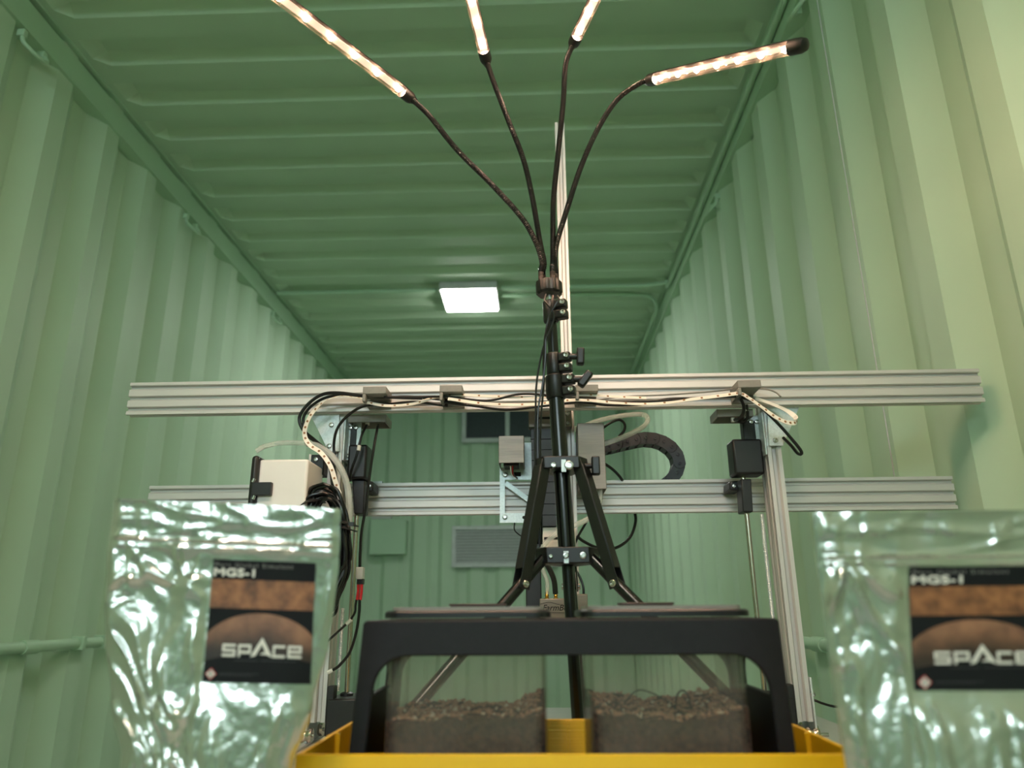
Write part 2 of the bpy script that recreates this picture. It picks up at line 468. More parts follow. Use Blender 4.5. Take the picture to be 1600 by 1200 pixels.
# ceiling light
PANEL_W = mat('panel_diffuser_warm', (255, 250, 240), rough=0.5, emit=(1.0, 0.86, 0.72, 1), estr=52.0)
def ceiling_light(cx, cy, label, em=PANEL_E):
    t = thing('ceiling_light', label, 'light', (cx, cy, CZ - 0.05), None)
    hx, hy = 0.165, 0.165
    mb = MB()
    mb.box((cx - hx, cy - hy, CZ - 0.042), (cx + hx, cy + hy, CZ + 0.004))
    make('housing', mb, PANEL_F, t, bevel=0.004)
    mb = MB(); mb.box((cx - hx + 0.012, cy - hy + 0.012, CZ - 0.050), (cx + hx - 0.012, cy + hy - 0.012, CZ - 0.0421))
    make('diffuser', mb, em, t, bevel=0.003)
    return t
LC = PZ(735, 471, CZ - 0.05)
ceiling_light(LC.x, LC.y, 'square white LED ceiling light, lit, on the green corrugated roof')
ceiling_light(LC.x + 0.1, -0.55, 'square warm LED ceiling light, lit, on the roof behind the viewer', PANEL_W)


# conduits
def conduit(name, pts, r, label, clamps=(), n=8, couplings=()):
    t = thing(name, label, 'pipe', Vector(pts[0]), 'green conduits on walls and roof')
    mb = MB(); mb.tube(smooth_path(pts, n), r, 12); make('pipe', mb, GREEN2, t)
    for (a, b) in couplings:
        mb = MB(); mb.cyl(a, b, r * 1.22, 14); make('coupling', mb, GREEN2, t, bevel=0.001)
    for c in clamps:
        mb = MB(); mb.box(Vector(c[0]), Vector(c[1])); make('clamp', mb, GREEN2, t, bevel=0.002)
    return t
ya = PZ(600, 455, CZ - 0.012).y
conduit('conduit', [(LX + 0.02, ya, CZ - 0.013), (LX + 0.4, ya, CZ - 0.013), (LC.x - 0.19, ya, CZ - 0.013)], 0.0125, 'straight green conduit across the roof from left rail to the ceiling light')
yb = PZ(950, 447, CZ - 0.013).y
xr_ = RX - 0.022
conduit('conduit', [(LC.x + 0.19, yb, CZ - 0.013), (0.3, yb, CZ - 0.013), (xr_ - 0.16, yb, CZ - 0.013), (xr_ - 0.07, yb - 0.02, CZ - 0.016), (xr_ - 0.015, yb - 0.10, CZ - 0.04), (xr_, yb - 0.25, CZ - 0.055), (xr_, 1.6, CZ - 0.055), (xr_, Y0 + .01, CZ - 0.055)], 0.0125, 'green conduit from the ceiling light, bending along the right roof rail towards the viewer',
        couplings=[((xr_, 2.95, CZ - 0.055), (xr_, 3.01, CZ - 0.055))])
yc = yb + 0.13
conduit('conduit', [(LC.x + 0.19, yc - 0.03, CZ - 0.013), (0.3, yc - 0.02, CZ - 0.013), (xr_ - 0.16, yc, CZ - 0.013), (xr_ - 0.06, yc + 0.03, CZ - 0.02), (xr_ - 0.02, yc + 0.12, CZ - 0.06), (xr_ - .02, yc + 0.3, CZ - 0.07), (xr_ - .02, 5.2, CZ - 0.07), (xr_ - .02, Y1 - .01, CZ - 0.07)], 0.0125, 'green conduit from the ceiling light, bending along the right roof rail away from the viewer')
zp = CAMZ - 0.095
ye = wall_y(167, 990, LX + 0.02)
conduit('conduit', [(LX + 0.018, Y0 + 0.01, zp), (LX + 0.018, 0.5, zp), (LX + 0.018, ye, zp)], 0.0165, 'horizontal green conduit on the left wall beside the left foil bag',
        couplings=[((LX + 0.018, ye - 0.43, zp), (LX + 0.018, ye - 0.36, zp)), ((LX + 0.018, ye - 0.012, zp), (LX + 0.018, ye + 0.004, zp))],
        clamps=[((LX - 0.004, ye - 0.165, zp - 0.02), (LX + 0.04, ye - 0.145, zp + 0.022)), ((LX - 0.004, ye - 0.035, zp - 0.02), (LX + 0.037, ye - 0.02, zp + 0.022))])
yf = wall_y(1248, 1000, RX - 0.02)
conduit('conduit', [(RX - 0.018, Y0 + 0.01, zp), (RX - 0.018, 0.5, zp), (RX - 0.018, yf, zp)], 0.0165, 'horizontal green conduit low on the right wall beside the right foil bag',
        couplings=[((RX - 0.018, yf - 0.2, zp), (RX - 0.018, yf - 0.12, zp))])

# end wall fittings
def rect_at(x0, y0, x1, y1, Y):
    a = P(x0, (y0 + y1) / 2, Y); b = P(x1, (y0 + y1) / 2, Y); t_ = P((x0 + x1) / 2, y0, Y); u_ = P((x0 + x1) / 2, y1, Y)
    return a.x, b.x, u_.z, t_.z
x0, x1, z0, z1 = rect_at(706, 821, 872, 886, 6.46)
t = thing('louver_vent', 'grey louvered vent low on the green end wall behind the tripod', 'vent', ((x0 + x1) / 2, 6.46, z0))
mb = MB(); b_ = 0.035
mb.box((x0, 6.45, z0), (x1, 6.50, z0 + b_)); mb.box((x0, 6.45, z1 - b_), (x1, 6.50, z1)); mb.box((x0, 6.45, z0 + b_), (x0 + b_, 6.50, z1 - b_)); mb.box((x1 - b_, 6.45, z0 + b_), (x1, 6.50, z1 - b_))
make('frame', mb, VENTM, t, bevel=0.003)
mb = MB(); N = 11
for i in range(N):
    zc = z0 + b_ + (i + 0.5) * (z1 - z0 - 2 * b_) / N
    mb.obox(((x0 + x1) / 2, 6.478, zc), ((x1 - x0) / 2 - b_, 0, 0), (0, 0.010, 0.011), (0, 0.0012, -0.0012))
make('slats', mb, VENTM, t)
mb = MB(); mb.box((x0 + .01, 6.492, z0 + .01), (x1 - .01, 6.502, z1 - .01)); make('backing', mb, MESHM, t)
x0, x1, z0, z1 = rect_at(722, 600, 872, 691, 6.46)
t = thing('mesh_window', 'dark mesh-covered window high on the end wall under the beam', 'window', ((x0 + x1) / 2, 6.46, z0))
mb = MB(); b_ = 0.04
mb.box((x0, 6.44, z0), (x1, 6.50, z0 + b_)); mb.box((x0, 6.44, z1 - b_), (x1, 6.50, z1)); mb.box((x0, 6.44, z0 + b_), (x0 + b_, 6.50, z1 - b_)); mb.box((x1 - b_, 6.44, z0 + b_), (x1, 6.50, z1 - b_))
xm = P(793, 670, 6.46).x; mb.box((xm - 0.02, 6.445, z0 + b_), (xm + 0.02, 6.50, z1 - b_))
make('frame', mb, VENTM, t, bevel=0.003)
mb = MB(); mb.box((x0 + .02, 6.47, z0 + .02), (x1 - .02, 6.49, z1 - .02)); make('mesh_panel', mb, MESHM, t)
x0, x1, z0, z1 = rect_at(580, 812, 634, 866, 6.42)
t = thing('breaker_box', 'green painted electrical box on the end wall at the left corner', 'box', ((x0 + x1) / 2, 6.43, z0))
mb = MB(); mb.box((x0, 6.40, z0), (x1, 6.52, z1)); make('body', mb, GREEN2, t, bevel=0.006)
mb = MB(); mb.box((x0 - 0.006, 6.388, z0 - 0.004), (x1 + 0.006, 6.402, z1 + 0.004)); make('cover', mb, GREEN2, t, bevel=0.004)
mb = MB(); mb.box((x0 + 0.0, 6.39, z1 + 0.006), (x1 - 0.13, 6.45, z1 + 0.05)); make('name_plate', mb, PANEL_F, t, bevel=0.004)

# ------------------------------------------------------------------ workbench
TZ = CAMZ - 0.215
t = thing('workbench', 'grey-white bench top carrying the gantry, tray and tripod', 'table', (0.05, 1.0, 0))
mb = MB(); mb.box((-0.50, 0.30, TZ - 0.03), (0.58, 1.83, TZ)); make('top', mb, TABLEM, t, bevel=0.003)
for (lx, ly) in ((-0.46, 0.36), (0.54, 0.36), (-0.46, 1.77), (0.54, 1.77)):
    mb = MB(); mb.box((lx - 0.022, ly - 0.022, 0), (lx + 0.022, ly + 0.022, TZ - 0.03)); make('leg', mb, ALU, t, bevel=0.002)

# ------------------------------------------------------------------ extrusion profile
def vslot(w, h):
    """outline (mm, centred) of a slotted aluminium profile, w by h in 20 mm cells"""
    pts = []
    def side(n, L):
        out = [(-L / 2, 0)]
        for i in range(n):
            c = -L / 2 + 10 + 20 * i
            out += [(c - 4.6, 0), (c - 2.9, 1.7), (c - 5.4, 1.8), (c - 5.4, 3.6), (c - 2.6, 6.0), (c + 2.6, 6.0), (c + 5.4, 3.6), (c + 5.4, 1.8), (c + 2.9, 1.7), (c + 4.6, 0)]
        return out
    for k, (L, D) in enumerate(((w, h), (h, w), (w, h), (h, w))):
        for (a, d) in side(int(L // 20), L):
            y = -D / 2 + d
            p = (a, y)
            for _ in range(k): p = (-p[1], p[0])
            pts.append(p)
    return pts
def extrusion(mb, o, ax, ay, along, w, h, scale=1.0):
    """o centre of one end; ax, ay unit axes of the section"""
    ax, ay, o = Vector(ax), Vector(ay), Vector(o)
    pts = [o + ax * (a * 0.001 * scale) + ay * (b * 0.001 * scale) for a, b in vslot(w, h)]
    mb.prism(pts, along); return mb

# ------------------------------------------------------------------ gantry
g = thing('gantry', 'aluminium extrusion gantry with two beams, posts, motors and lead screws on the bench', 'gantry', (0.03, 1.28, TZ + 0.015))
YB = 1.24; zb = CAMZ + 0.3688; BX0, BX1 = -0.733, 0.778
ub = make('upper_beam', extrusion(MB(), (BX0, YB + 0.01, zb), Y_, Z_, X_ * (BX1 - BX0), 20, 60), ALU, g, smooth=0)
YL = 1.364; zl = CAMZ + 0.2010; LX0, LX1 = -0.738, 0.768
lb = make('lower_beam', extrusion(MB(), (LX0, YL + 0.01, zl), Y_, Z_, X_ * (LX1 - LX0), 20, 60), ALU, g, smooth=0)
PXL, PXR = -0.3555, 0.4155; YP = 1.262
zpb = CAMZ - 0.17
for px_ in (PXL, PXR):
    post = make('post', extrusion(MB(), (px_, YP + 0.024, zpb), X_, Y_, Z_ * (zb + 0.02 - zpb), 20, 40, 1.18), ALU, g, smooth=0)
def screw(p, r, parent, d=(0, -1, 0), m=SCREW, name='screw'):
    mb = MB(); mb.lathe([(r, 0), (r, 0.002), (r * 0.8, 0.0032), (r * 0.5, 0.0034), (r * 0.45, 0.0015)], p, d, 16)
    return make(name, mb, m, parent)
# corner plates
def pix_poly(pts, Y): return [P(a, b, Y) for a, b in pts]
pl = make('corner_plate', MB().prism(pix_poly([(478, 634), (531, 634), (531, 706), (514, 706)], 1.259), (0, -0.0028, 0)), STEELG, g, bevel=0.0006)
screw(P(518, 664, 1.256), 0.0045, pl); screw(P(514.5, 697, 1.256), 0.0045, pl)
pr = make('corner_plate', MB().prism(pix_poly([(1197, 625), (1253, 625), (1223, 697), (1201, 697)], 1.259), (0, -0.0028, 0)), STEELG, g, bevel=0.0006)
screw(P(1211.5, 688, 1.256), 0.0045, pr)
mb = MB(); mb.prism(pix_poly([(1195, 640), (1198.5, 640), (1201, 697), (1198, 697)], 1.262), (0, 0.03, 0)); make('plate_flange', mb, STEELG, pr)
mb = MB(); mb.prism(pix_poly([(530, 640), (533, 640), (532, 740), (529, 740)], 1.262), (0, 0.03, 0)); make('plate_flange', mb, STEELG, pl)
# angle brackets inside the posts, with screws
for s, px_, xs_ in ((1, PXL, 0.012), (-1, PXR, -0.012)):
    mb = MB(); x_ = px_ + xs_
    z_t = P(540, 655, 1.27).z; z_b = P(540, 720, 1.27).z
    mb.box((x_, 1.264, z_b), (x_ + s * 0.003, 1.300, z_t))
    mb.box((x_ + s * 0.003, 1.286, z_b + 0.004), (x_ + s * 0.026, 1.289, z_t))
    br = make('inner_bracket', mb, STEELG, g, bevel=0.0006)
    for q in range(2):
        for dz in (0.16, 0.84):
            screw((x_ + s * (0.006 + 0.010 * q), 1.286, z_b + (z_t - z_b) * dz), 0.0042, br)
# motors, couplers, lead screws
for s, nm in ((-1, 'L'), (1, 'R')):
    if s < 0: mx0, mx1, yy0, yy1 = 541, 574, 694, 748
    else: mx0, mx1, yy0, yy1 = 1149, 1190, 685, 741
    a = P(mx0, yy1, 1.275); b = P(mx1, yy0, 1.275)
    mb = MB(); mb.box((a.x, 1.275, a.z), (b.x, 1.318, b.z))
    mo = make('motor', mb, BLACK, g, bevel=0.004)
    if s < 0: a2, b2 = P(546, 696, 1.285), P(558, 667, 1.285)
    else: a2, b2 = P(1163, 688, 1.285), P(1179, 657, 1.285)
    mb = MB(); mb.box((a2.x, 1.285, a2.z), (b2.x, 1.305, b2.z)); make('plug_housing', mb, BLACK, mo, bevel=0.0015)
    rx = -0.3203 if s < 0 else 0.3672; ry = 1.30
    mb = MB(); mb.cyl((rx, ry, CAMZ - 0.137), (rx, ry, a.z + 0.002), 0.0042, 14); make('lead_screw', mb, ROD, g)
    # slider block on the rod in front of the lower beam
    if s < 0: q = [(550, 750), (570, 750), (568, 803), (553, 803)]
    else: q = [(1158, 748), (1174, 748), (1177, 800), (1161, 800)]
    mb = MB(); mb.prism(pix_poly(q, 1.285), (0, 0.035, 0)); sb = make('slider_block', mb, BLACK, g, bevel=0.002)
    if s < 0: q = [(569, 750), (583, 752), (583, 768), (569, 769)]
    else: q = [(1140, 752), (1159, 750), (1159, 767), (1140, 766)]
    mb = MB(); mb.prism(pix_poly(q, 1.315), (0, 0.047, 0)); tb = make('tab', mb, BLACK, sb, bevel=0.003)
    screw(P(577 if s < 0 else 1147, 759.5, 1.3148), 0.004, tb)
    ax_ = (P(590, 750, 1.372) if s < 0 else P(1150, 748, 1.372))
    mb = MB(); mb.box((ax_.x - 0.010, 1.366, zl + 0.0302), (ax_.x + 0.010, 1.384, zl + 0.034)); make('limit_plate', mb, STEELG, sb)
    # lower motors beside the post feet
    if s < 0: bx0, bx1 = PXL + 0.0138, -0.288
    else: bx0, bx1 = 0.330, PXR - 0.0138
    mb = MB(); mb.box((bx0, 1.255, CAMZ - 0.190), (bx1, 1.345, CAMZ - 0.134))
    fm = make('foot_motor', mb, BLACK, g, bevel=0.003)
    mb = MB(); mb.lathe([(0.011, 0), (0.011, 0.004), (0.007, 0.006)], (rx, ry, CAMZ - 0.1342), Z_, 16); make('bearing_cap', mb, BLACK, fm)
    xq = bx0 if s < 0 else bx1
    mb = MB(); mb.box((xq + s * 0.0, 1.256, CAMZ - 0.138), (xq - s * 0.012, 1.275, CAMZ - 0.115)); make('clamp_tab', mb, BLACK, fm, bevel=0.002)
    # wheels on the track
    wx = -0.372 if s < 0 else 0.424
    for wy in (1.262, 1.325):
        mb = MB(); prof = [(0.005, -0.010), (0.0105, -0.0095), (0.0115, -0.006), (0.0085, -0.001), (0.0085, 0.001), (0.0115, 0.006), (0.0105, 0.0095), (0.005, 0.010)]
        mb.lathe(prof, (wx, wy, CAMZ - 0.1885), X_, 20); wh = make('wheel', mb, ROD, g)
        mb = MB(); mb.cyl((wx - s * 0.012, wy, CAMZ - 0.1885), (wx + s * 0.024, wy, CAMZ - 0.1885), 0.003, 10); make('axle', mb, SCREW, wh)
    mb = MB(); px2 = PXL - 0.0150 if s < 0 else PXR + 0.0128
    mb.box((px2, 1.258, CAMZ - 0.2), (px2 + s * 0.003, 1.335, CAMZ - 0.105))
    sp = make('side_plate', mb, STEELG, g, bevel=0.001)
    screw((px2 + s * 0.003, 1.266, CAMZ - 0.18), 0.005, sp, d=(s, 0, 0))
    screw((px2 + s * 0.003, 1.262, CAMZ - 0.13), 0.004, sp, d=(0, -1, 0))
# toothed belts hanging along the posts
for bx, y0_, y1_ in ((PXR - 0.027, 803, 1070), (PXL + 0.024, 950, 1080)):
    px_ = 1200 if bx > 0 else 522
    za, zb_ = P(px_, y1_, 1.285).z, P(px_, y0_, 1.285).z
    n = int((zb_ - za) / 0.0011); path = [(bx, 1.285, za + (zb_ - za) * i / n) for i in range(n + 1)]
    mb = MB(); mb.tube(path, [0.0036 if (i % 2) else 0.0028 for i in range(n + 1)], 8)
    make('spring_belt', mb, STEELG, g)
# grey cable clips on the beam
for (a, b, yt, yb2) in ((567, 603, 604, 615), (687, 722, 602, 612), (899, 935, 601, 611), (1152, 1190, 594, 605)):
    Yf = 1.188
    pa = P(a, yt, Yf); pb = P(b, yb2, Yf); wl = (pb.x - pa.x)
    zlow = P(a, yt + 23, Yf).z
    mb = MB()
    mb.box((pa.x, Yf, pb.z), (pb.x, YB, pa.z))
    mb.box((pa.x, Yf, zlow), (pa.x + 0.0055, YB - 0.0056, pb.z - 0.00005))
    mb.box((pa.x + 0.0002, YB - 0.0055, zb - 0.028), (pb.x - 0.0002, YB - 0.0002, pb.z - 0.00005))
    cl = make('cable_clip', mb, GREYP, g, bevel=0.0012)
    for dx in (0.35, 0.72): screw((pa.x + wl * dx, YB - 0.0055, zb - 0.021), 0.0028, cl)
# grey open ducts under the beam
for (a, b, yt, yb2) in ((552, 603, 640, 659), (1119, 1190, 636, 650)):
    pa = P(a, yt, 1.262); pb = P(b, yb2, 1.262); ya_, yb_ = 1.262, 1.315; zt = zb - 0.0305; th = 0.003
    if a < 800: pa.x = PXL + 0.0395 - 0.02
    else: pb.x = PXR - 0.0395 + 0.01
    mb = MB()
    mb.box((pa.x, ya_, pb.z), (pb.x, ya_ + th, zt)); mb.box((pa.x, yb_ - th, pb.z), (pb.x, yb_, zt))
    mb.box((pa.x, ya_ + th, pb.z), (pa.x + th, yb_ - th, zt)); mb.box((pb.x - th, ya_ + th, pb.z), (pb.x, yb_ - th, zt)); mb.box((pa.x + th, ya_ + th, zt - th), (pb.x - th, yb_ - th, zt))
    make('cable_duct', mb, GREYP, g, bevel=0.0006)

# track rails on the bench
for s, x_, lab in ((-1, -0.372, 'aluminium track rail on the bench under the left gantry wheels'), (1, 0.424, 'aluminium track rail on the bench under the right gantry wheels')):
    mb = MB(); mb.box((x_ - 0.010, 0.98, TZ), (x_ + 0.010, 1.80, TZ + 0.011)); mb.box((x_ - 0.004, 0.98, TZ + 0.011), (x_ + 0.004, 1.80, TZ + 0.0150))
    solo('track_rail', mb, ALU, lab, 'rail', 'gantry track rails', bevel=0.001)

# ------------------------------------------------------------------ tool carriage
t = thing('tool_carriage', 'tool carriage on the lower beam with steel motor covers and tall aluminium upright', 'carriage', (P(865, 780, 1.33).x, 1.33, CAMZ - 0.03))
YC = 1.352
def bar_pix(p, q, wid, Y):
    a, b = P(p[0], p[1], Y), P(q[0], q[1], Y); d = (b - a).normalized(); nn = d.cross(Y_).normalized() * (wid / 2)
    return [a + nn, b + nn, b - nn, a - nn]
mb = MB(); TH = (0, -0.003, 0)
mb.prism(pix_poly([(781, 750.1), (789, 750.1), (789, 801.9), (781, 801.9)], YC), TH)
mb.prism(pix_poly([(781, 802), (893, 802), (893, 817), (781, 817)], YC), TH)
mb.prism(pix_poly([(812, 692), (900, 692), (900, 750), (781, 750), (781, 731), (812, 731)], YC), TH)
mb.prism(bar_pix((790, 755), (838, 790), 0.009, YC + 0.0002), (0, -0.0026, 0))
plate = make('carriage_plate', mb, STEELG, t)
for (a, b) in ((789.5, 742), (789, 808)): screw(P(a, b, YC - 0.003), 0.0048, plate)
mb = MB(); mb.lathe([(0.003, 0), (0.003, 0.0006)], P(818.5, 808.5, YC - 0.0031), (0, -1, 0), 12); make('hole', mb, DARK, plate)
mb = MB(); a = P(803, 741, YC - 0.0031); mb.box((a.x - 0.002, a.y - 0.0006, a.z - 0.004), (a.x + 0.013, a.y, a.z + 0.004)); make('slot', mb, DARK, plate, bevel=0.003)
def cover(x0, x1, yt, yb, Ya, Yb, name):
    a = P(x0, yt, Ya); b = P(x1, yb, Ya); th = 0.0016
    mb = MB()
    mb.box((a.x, Ya, b.z), (b.x, Ya + th, a.z)); mb.box((a.x, Ya + th, b.z), (a.x + th, Yb, a.z)); mb.box((b.x - th, Ya + th, b.z), (b.x, Yb, a.z)); mb.box((a.x + th, Ya + th, a.z - th), (b.x - th, Yb, a.z))
    return make(name, mb, STAIN, t, bevel=0.0012)
mc = cover(779, 819, 681, 723, 1.285, 1.349, 'motor_cover')
mb = MB(); a = P(799, 729, 1.318); mb.box((a.x - 0.014, 1.305, a.z - 0.001), (a.x + 0.014, 1.345, a.z + 0.04)); make('motor_body', mb, BLACK, mc, bevel=0.002)
for k, (dx, c) in enumerate(((-0.004, WHITEP), (0.0, BRONZE), (0.003, RED), (0.006, BRONZE))):
    mb = MB(); mb.tube(smooth_path([(a.x + dx, 1.312, a.z + 0.012), (a.x + dx * 0.6 + .001, 1.308, a.z), (a.x + dx * .3 + .002, 1.318, a.z - 0.014), (a.x + 0.010, 1.345, a.z - 0.017)], 5), 0.0013, 6); make('motor_wire', mb, c, mc)
bc = cover(902, 948, 661, 764, 1.282, 1.349, 'long_cover')
# upright
zx = P(877, 300, 1.345).x
mb = MB(); extrusion(mb, (zx, 1.338, CAMZ - 0.02), X_, Y_, Z_ * (P(875, 191, 1.328).z - CAMZ + 0.02), 20, 20); make('upright', mb, ALU, t, smooth=0)
# bracket at the top behind the pole
mb = MB(); a, b = P(826, 668, 1.305), P(893, 640, 1.305); mb.box((a.x, 1.305, a.z), (b.x, 1.3275, b.z)); hb = make('head_bracket', mb, STAIN, t, bevel=0.0015)
mb = MB(); c_, d_ = P(842, 655, 1.3045), P(872, 651, 1.3045); mb.box((c_.x, 1.3043, c_.z), (d_.x, 1.3052, d_.z)); make('slot', mb, DARK, hb)
screw(P(886.5, 646.5, 1.305), 0.0045, hb); screw(P(887, 661.5, 1.305), 0.0035, hb)
# vertical cable carrier, segmented
mb = MB(); a, b = P(832, 822, 1.292), P(866, 669, 1.292); n = 9
for i in range(n):
    zz0 = a.z + (b.z - a.z) * i / n; zz1 = a.z + (b.z - a.z) * (i + 1) / n
    mb.box((a.x, 1.292 + 0.001 * (i % 2), zz0), (b.x, 1.318, zz1 - 0.0012)); mb.box((a.x + 0.003, 1.296, zz1 - 0.0013), (b.x - 0.003, 1.316, zz1 + .0002))
make('cable_carrier', mb, BLACK, t)
mb = MB(); a, b = P(822, 975, 1.305), P(844, 800, 1.305); mb.box((a.x, 1.3188, a.z), (b.x, 1.345, b.z)); make('guide_bar', mb, BLACK, t, bevel=0.002)
mb = MB(); a, b = P(820, 690, 1.32), P(833, 666, 1.32)
for i in range(7): mb.box((b.x - 0.0015 - 0.004, 1.32, a.z + i * 0.0042), (b.x - 0.001, 1.326, a.z + i * 0.0042 + 0.002))
make('rack_teeth', mb, BLACK, t)
# lower clamp pieces
mb = MB(); a, b = P(848, 862, 1.30), P(899, 823, 1.30); mb.box((a.x, 1.30, a.z), (b.x, 1.3265, b.z)); lc = make('lower_clamp', mb, RUBBER, t, bevel=0.002)
mb = MB(); c_, d_ = P(850, 843, 1.2995), P(875, 839, 1.2995); mb.box((c_.x, 1.2992, c_.z), (d_.x, 1.3005, d_.z)); make('slot', mb, DARK, lc)
mb = MB(); a, b = P(894, 940, 1.318), P(903, 862, 1.318); mb.box((a.x, 1.318, a.z), (b.x, 1.335, b.z)); make('light_bar', mb, RUBBER, t, bevel=0.001)
mb = MB(); a, b = P(844, 985, 1.285), P(884, 935, 1.285); mb.box((a.x, 1.285, a.z), (b.x, 1.335, b.z)); tm = make('tool_mount', mb, STAIN, t, bevel=0.0015)
mb = MB(); c_, d_ = P(899, 985, 1.292), P(918, 928, 1.292); mb.box((c_.x, 1.292, c_.z), (d_.x, 1.33, d_.z)); make('side_holder', mb, STAIN, t, bevel=0.0015)
for px_ in (854.5, 868.5):
    p_ = P(px_, 934, 1.305); mb = MB()
    mb.lathe([(0.0045, -0.002), (0.0045, 0.001), (0.003, 0.0015), (0.003, 0.004), (0.0036, 0.005), (0.0026, 0.008), (0.0034, 0.009), (0.002, 0.013)], (p_.x, 1.305, b.z), Z_, 14); make('brass_fitting', mb, BRASS, tm)
mb = MB(); mb.tube(smooth_path([P(844, 944, 1.2848), P(858, 941, 1.2848), P(870, 944, 1.2848), P(880, 946, 1.2848)], 6), 0.0004, 6)
mb.tube([P(858, 957.5, 1.2848), P(882, 957.5, 1.2848)], 0.0004, 6); make('engraved_line', mb, DARK, tm)

def text_mesh(body, size, bold=0.0, spacing=1.0, shear=0.0, fine=4):
    cu = bpy.data.curves.new('txt', 'FONT'); cu.body = body; cu.size = size; cu.offset = bold; cu.space_character = spacing; cu.shear = shear; cu.resolution_u = fine
    ob = bpy.data.objects.new('txt', cu); C.objects.link(ob)
    dg = bpy.context.evaluated_depsgraph_get(); me = bpy.data.meshes.new_from_object(ob.evaluated_get(dg))
    vs = [v.co.copy() for v in me.vertices]; fs = [list(p.vertices) for p in me.polygons]
    bpy.data.objects.remove(ob); bpy.data.curves.remove(cu); bpy.data.meshes.remove(me)
    return vs, fs
vs, fs = text_mesh('FarmBot', 0.0135, bold=0.0001, shear=0.3)
a = P(848, 954, 1.2847)
mb = MB(); mb.add([(a.x + v.x - 0.001, 1.2847, a.z + v.y) for v in vs], fs); make('engraved_lettering', mb, DARK, tm, smooth=0)

# ------------------------------------------------------------------ drag chain
t = thing('drag_chain', 'dark grey plastic drag chain arching over the lower beam', 'cable chain', P(1040, 750, 1.40))
cp = smooth_path([P(936, 701, 1.40), P(958, 696.5, 1.40), P(985, 690, 1.40), P(1012, 686, 1.40), P(1038, 693, 1.40), P(1056, 710, 1.40), P(1060, 730, 1.40), P(1050, 748, 1.40), P(1030, 764, 1.40)], 24)
L = [0.0]
for i in range(1, len(cp)): L.append(L[-1] + (cp[i] - cp[i - 1]).length)
def at_len(s):
    for i in range(1, len(cp)):
        if L[i] >= s:
            k = (s - L[i - 1]) / max(1e-9, L[i] - L[i - 1]); return cp[i - 1].lerp(cp[i], k)
    return cp[-1]
pit = 0.0182; n = int(L[-1] / pit)
for i in range(n):
    a, b = at_len(i * pit), at_len((i + 1) * pit); d = (b - a).normalized(); nn = d.cross(Y_).normalized(); h = 0.0115
    mb = MB()
    for yy in (1.388 - 0.0007 * (i % 2), 1.418 + 0.0007 * (i % 2)):
        pts = [a - nn * h + d * 0.002]
        for k in range(9):
            an = -PI / 2 + PI * k / 8
            pts.append(b + nn * (h * math.sin(an)) + d * (h * 0.85 * math.cos(an)))
        pts += [a + nn * h + d * 0.002]
        pts = [Vector((p.x, yy, p.z)) for p in pts]
        mb.prism(pts, (0, 0.004, 0))
    m_ = (a + b) / 2
    for sg in (-1, 1): mb.obox(Vector((m_.x, 1.405, m_.z)) + nn * (sg * h * 0.88), d * 0.0055, (0, 0.0168, 0), nn * 0.0012)
    mb.cur = 1
    mb.tube([Vector((b.x, 1.3879 - 0.0007 * (i % 2), b.z)) + nn * (h * 0.96 * math.sin(-PI / 2 + PI * k / 14)) + d * (h * 0.8 * math.cos(-PI / 2 + PI * k / 14)) for k in range(15)], 0.00045, 6)
    mb.cur = 0
    lk = make('chain_link', mb, [CHAINM, DARK], t)
    mb = MB(); mb.lathe([(0.0032, 0), (0.0032, 0.0012), (0.0024, 0.0014), (0.0020, 0.0006)], Vector((b.x, 1.386, b.z)), (0, -1, 0), 12); make('pivot', mb, CHAINM, lk)

# ------------------------------------------------------------------ electronics box
t = thing('electronics_box', 'cream-white electronics box with black lid edge on the left gantry post', 'box', (P(440, 850, 1.16).x, 1.2, P(440, 850, 1.16).z))
a, b = P(406, 718, 1.16), P(471, 860, 1.16)
mb = MB(); mb.box((a.x, 1.16, b.z), (b.x, 1.248, a.z)); make('body', mb, BOXW, t, bevel=0.004, segs=3)
mb = MB(); q = []
lx0 = P(389, 760, 1.155).x
mb.box((lx0 + 0.012, 1.156, b.z), (a.x - 0.0005, 1.252, a.z + 0.002)); make('lid', mb, BOXW, t, bevel=0.004)
mb = MB(); mb.box((lx0, 1.152, b.z - 0.002), (lx0 + 0.0125, 1.256, a.z + 0.006)); make('lid_seal', mb, BLACK, t, bevel=0.006, segs=3)
c_, d_ = P(392, 774, 1.15), P(424, 753, 1.15)
mb = MB(); mb.box((c_.x, 1.150, c_.z), (d_.x, 1.159, d_.z)); lt = make('latch', mb, BLACK, t, bevel=0.001)
for yy in (750.5, 777):
    p_ = P(396, yy, 1.152); mb = MB(); mb.cyl((p_.x - 0.001, 1.153, p_.z - 0.003), (p_.x + 0.001, 1.153, p_.z + 0.003), 0.0028, 12); make('hinge_pin', mb, SCREW, lt)
c_, d_ = P(480, 742, 1.24), P(503, 710, 1.24)
mb = MB(); mb.box((c_.x + 0.004, 1.24, c_.z), (PXL - 0.0125, 1.275, d_.z)); mk = make('mounting_bracket', mb, BLACK, t, bevel=0.002)
mb = MB(); mb.box((c_.x, 1.242, c_.z + 0.004), (c_.x + 0.004, 1.272, d_.z + 0.001)); make('spacer', mb, BOXW, mk)
screw(P(494, 718, 1.24), 0.0042, mk)

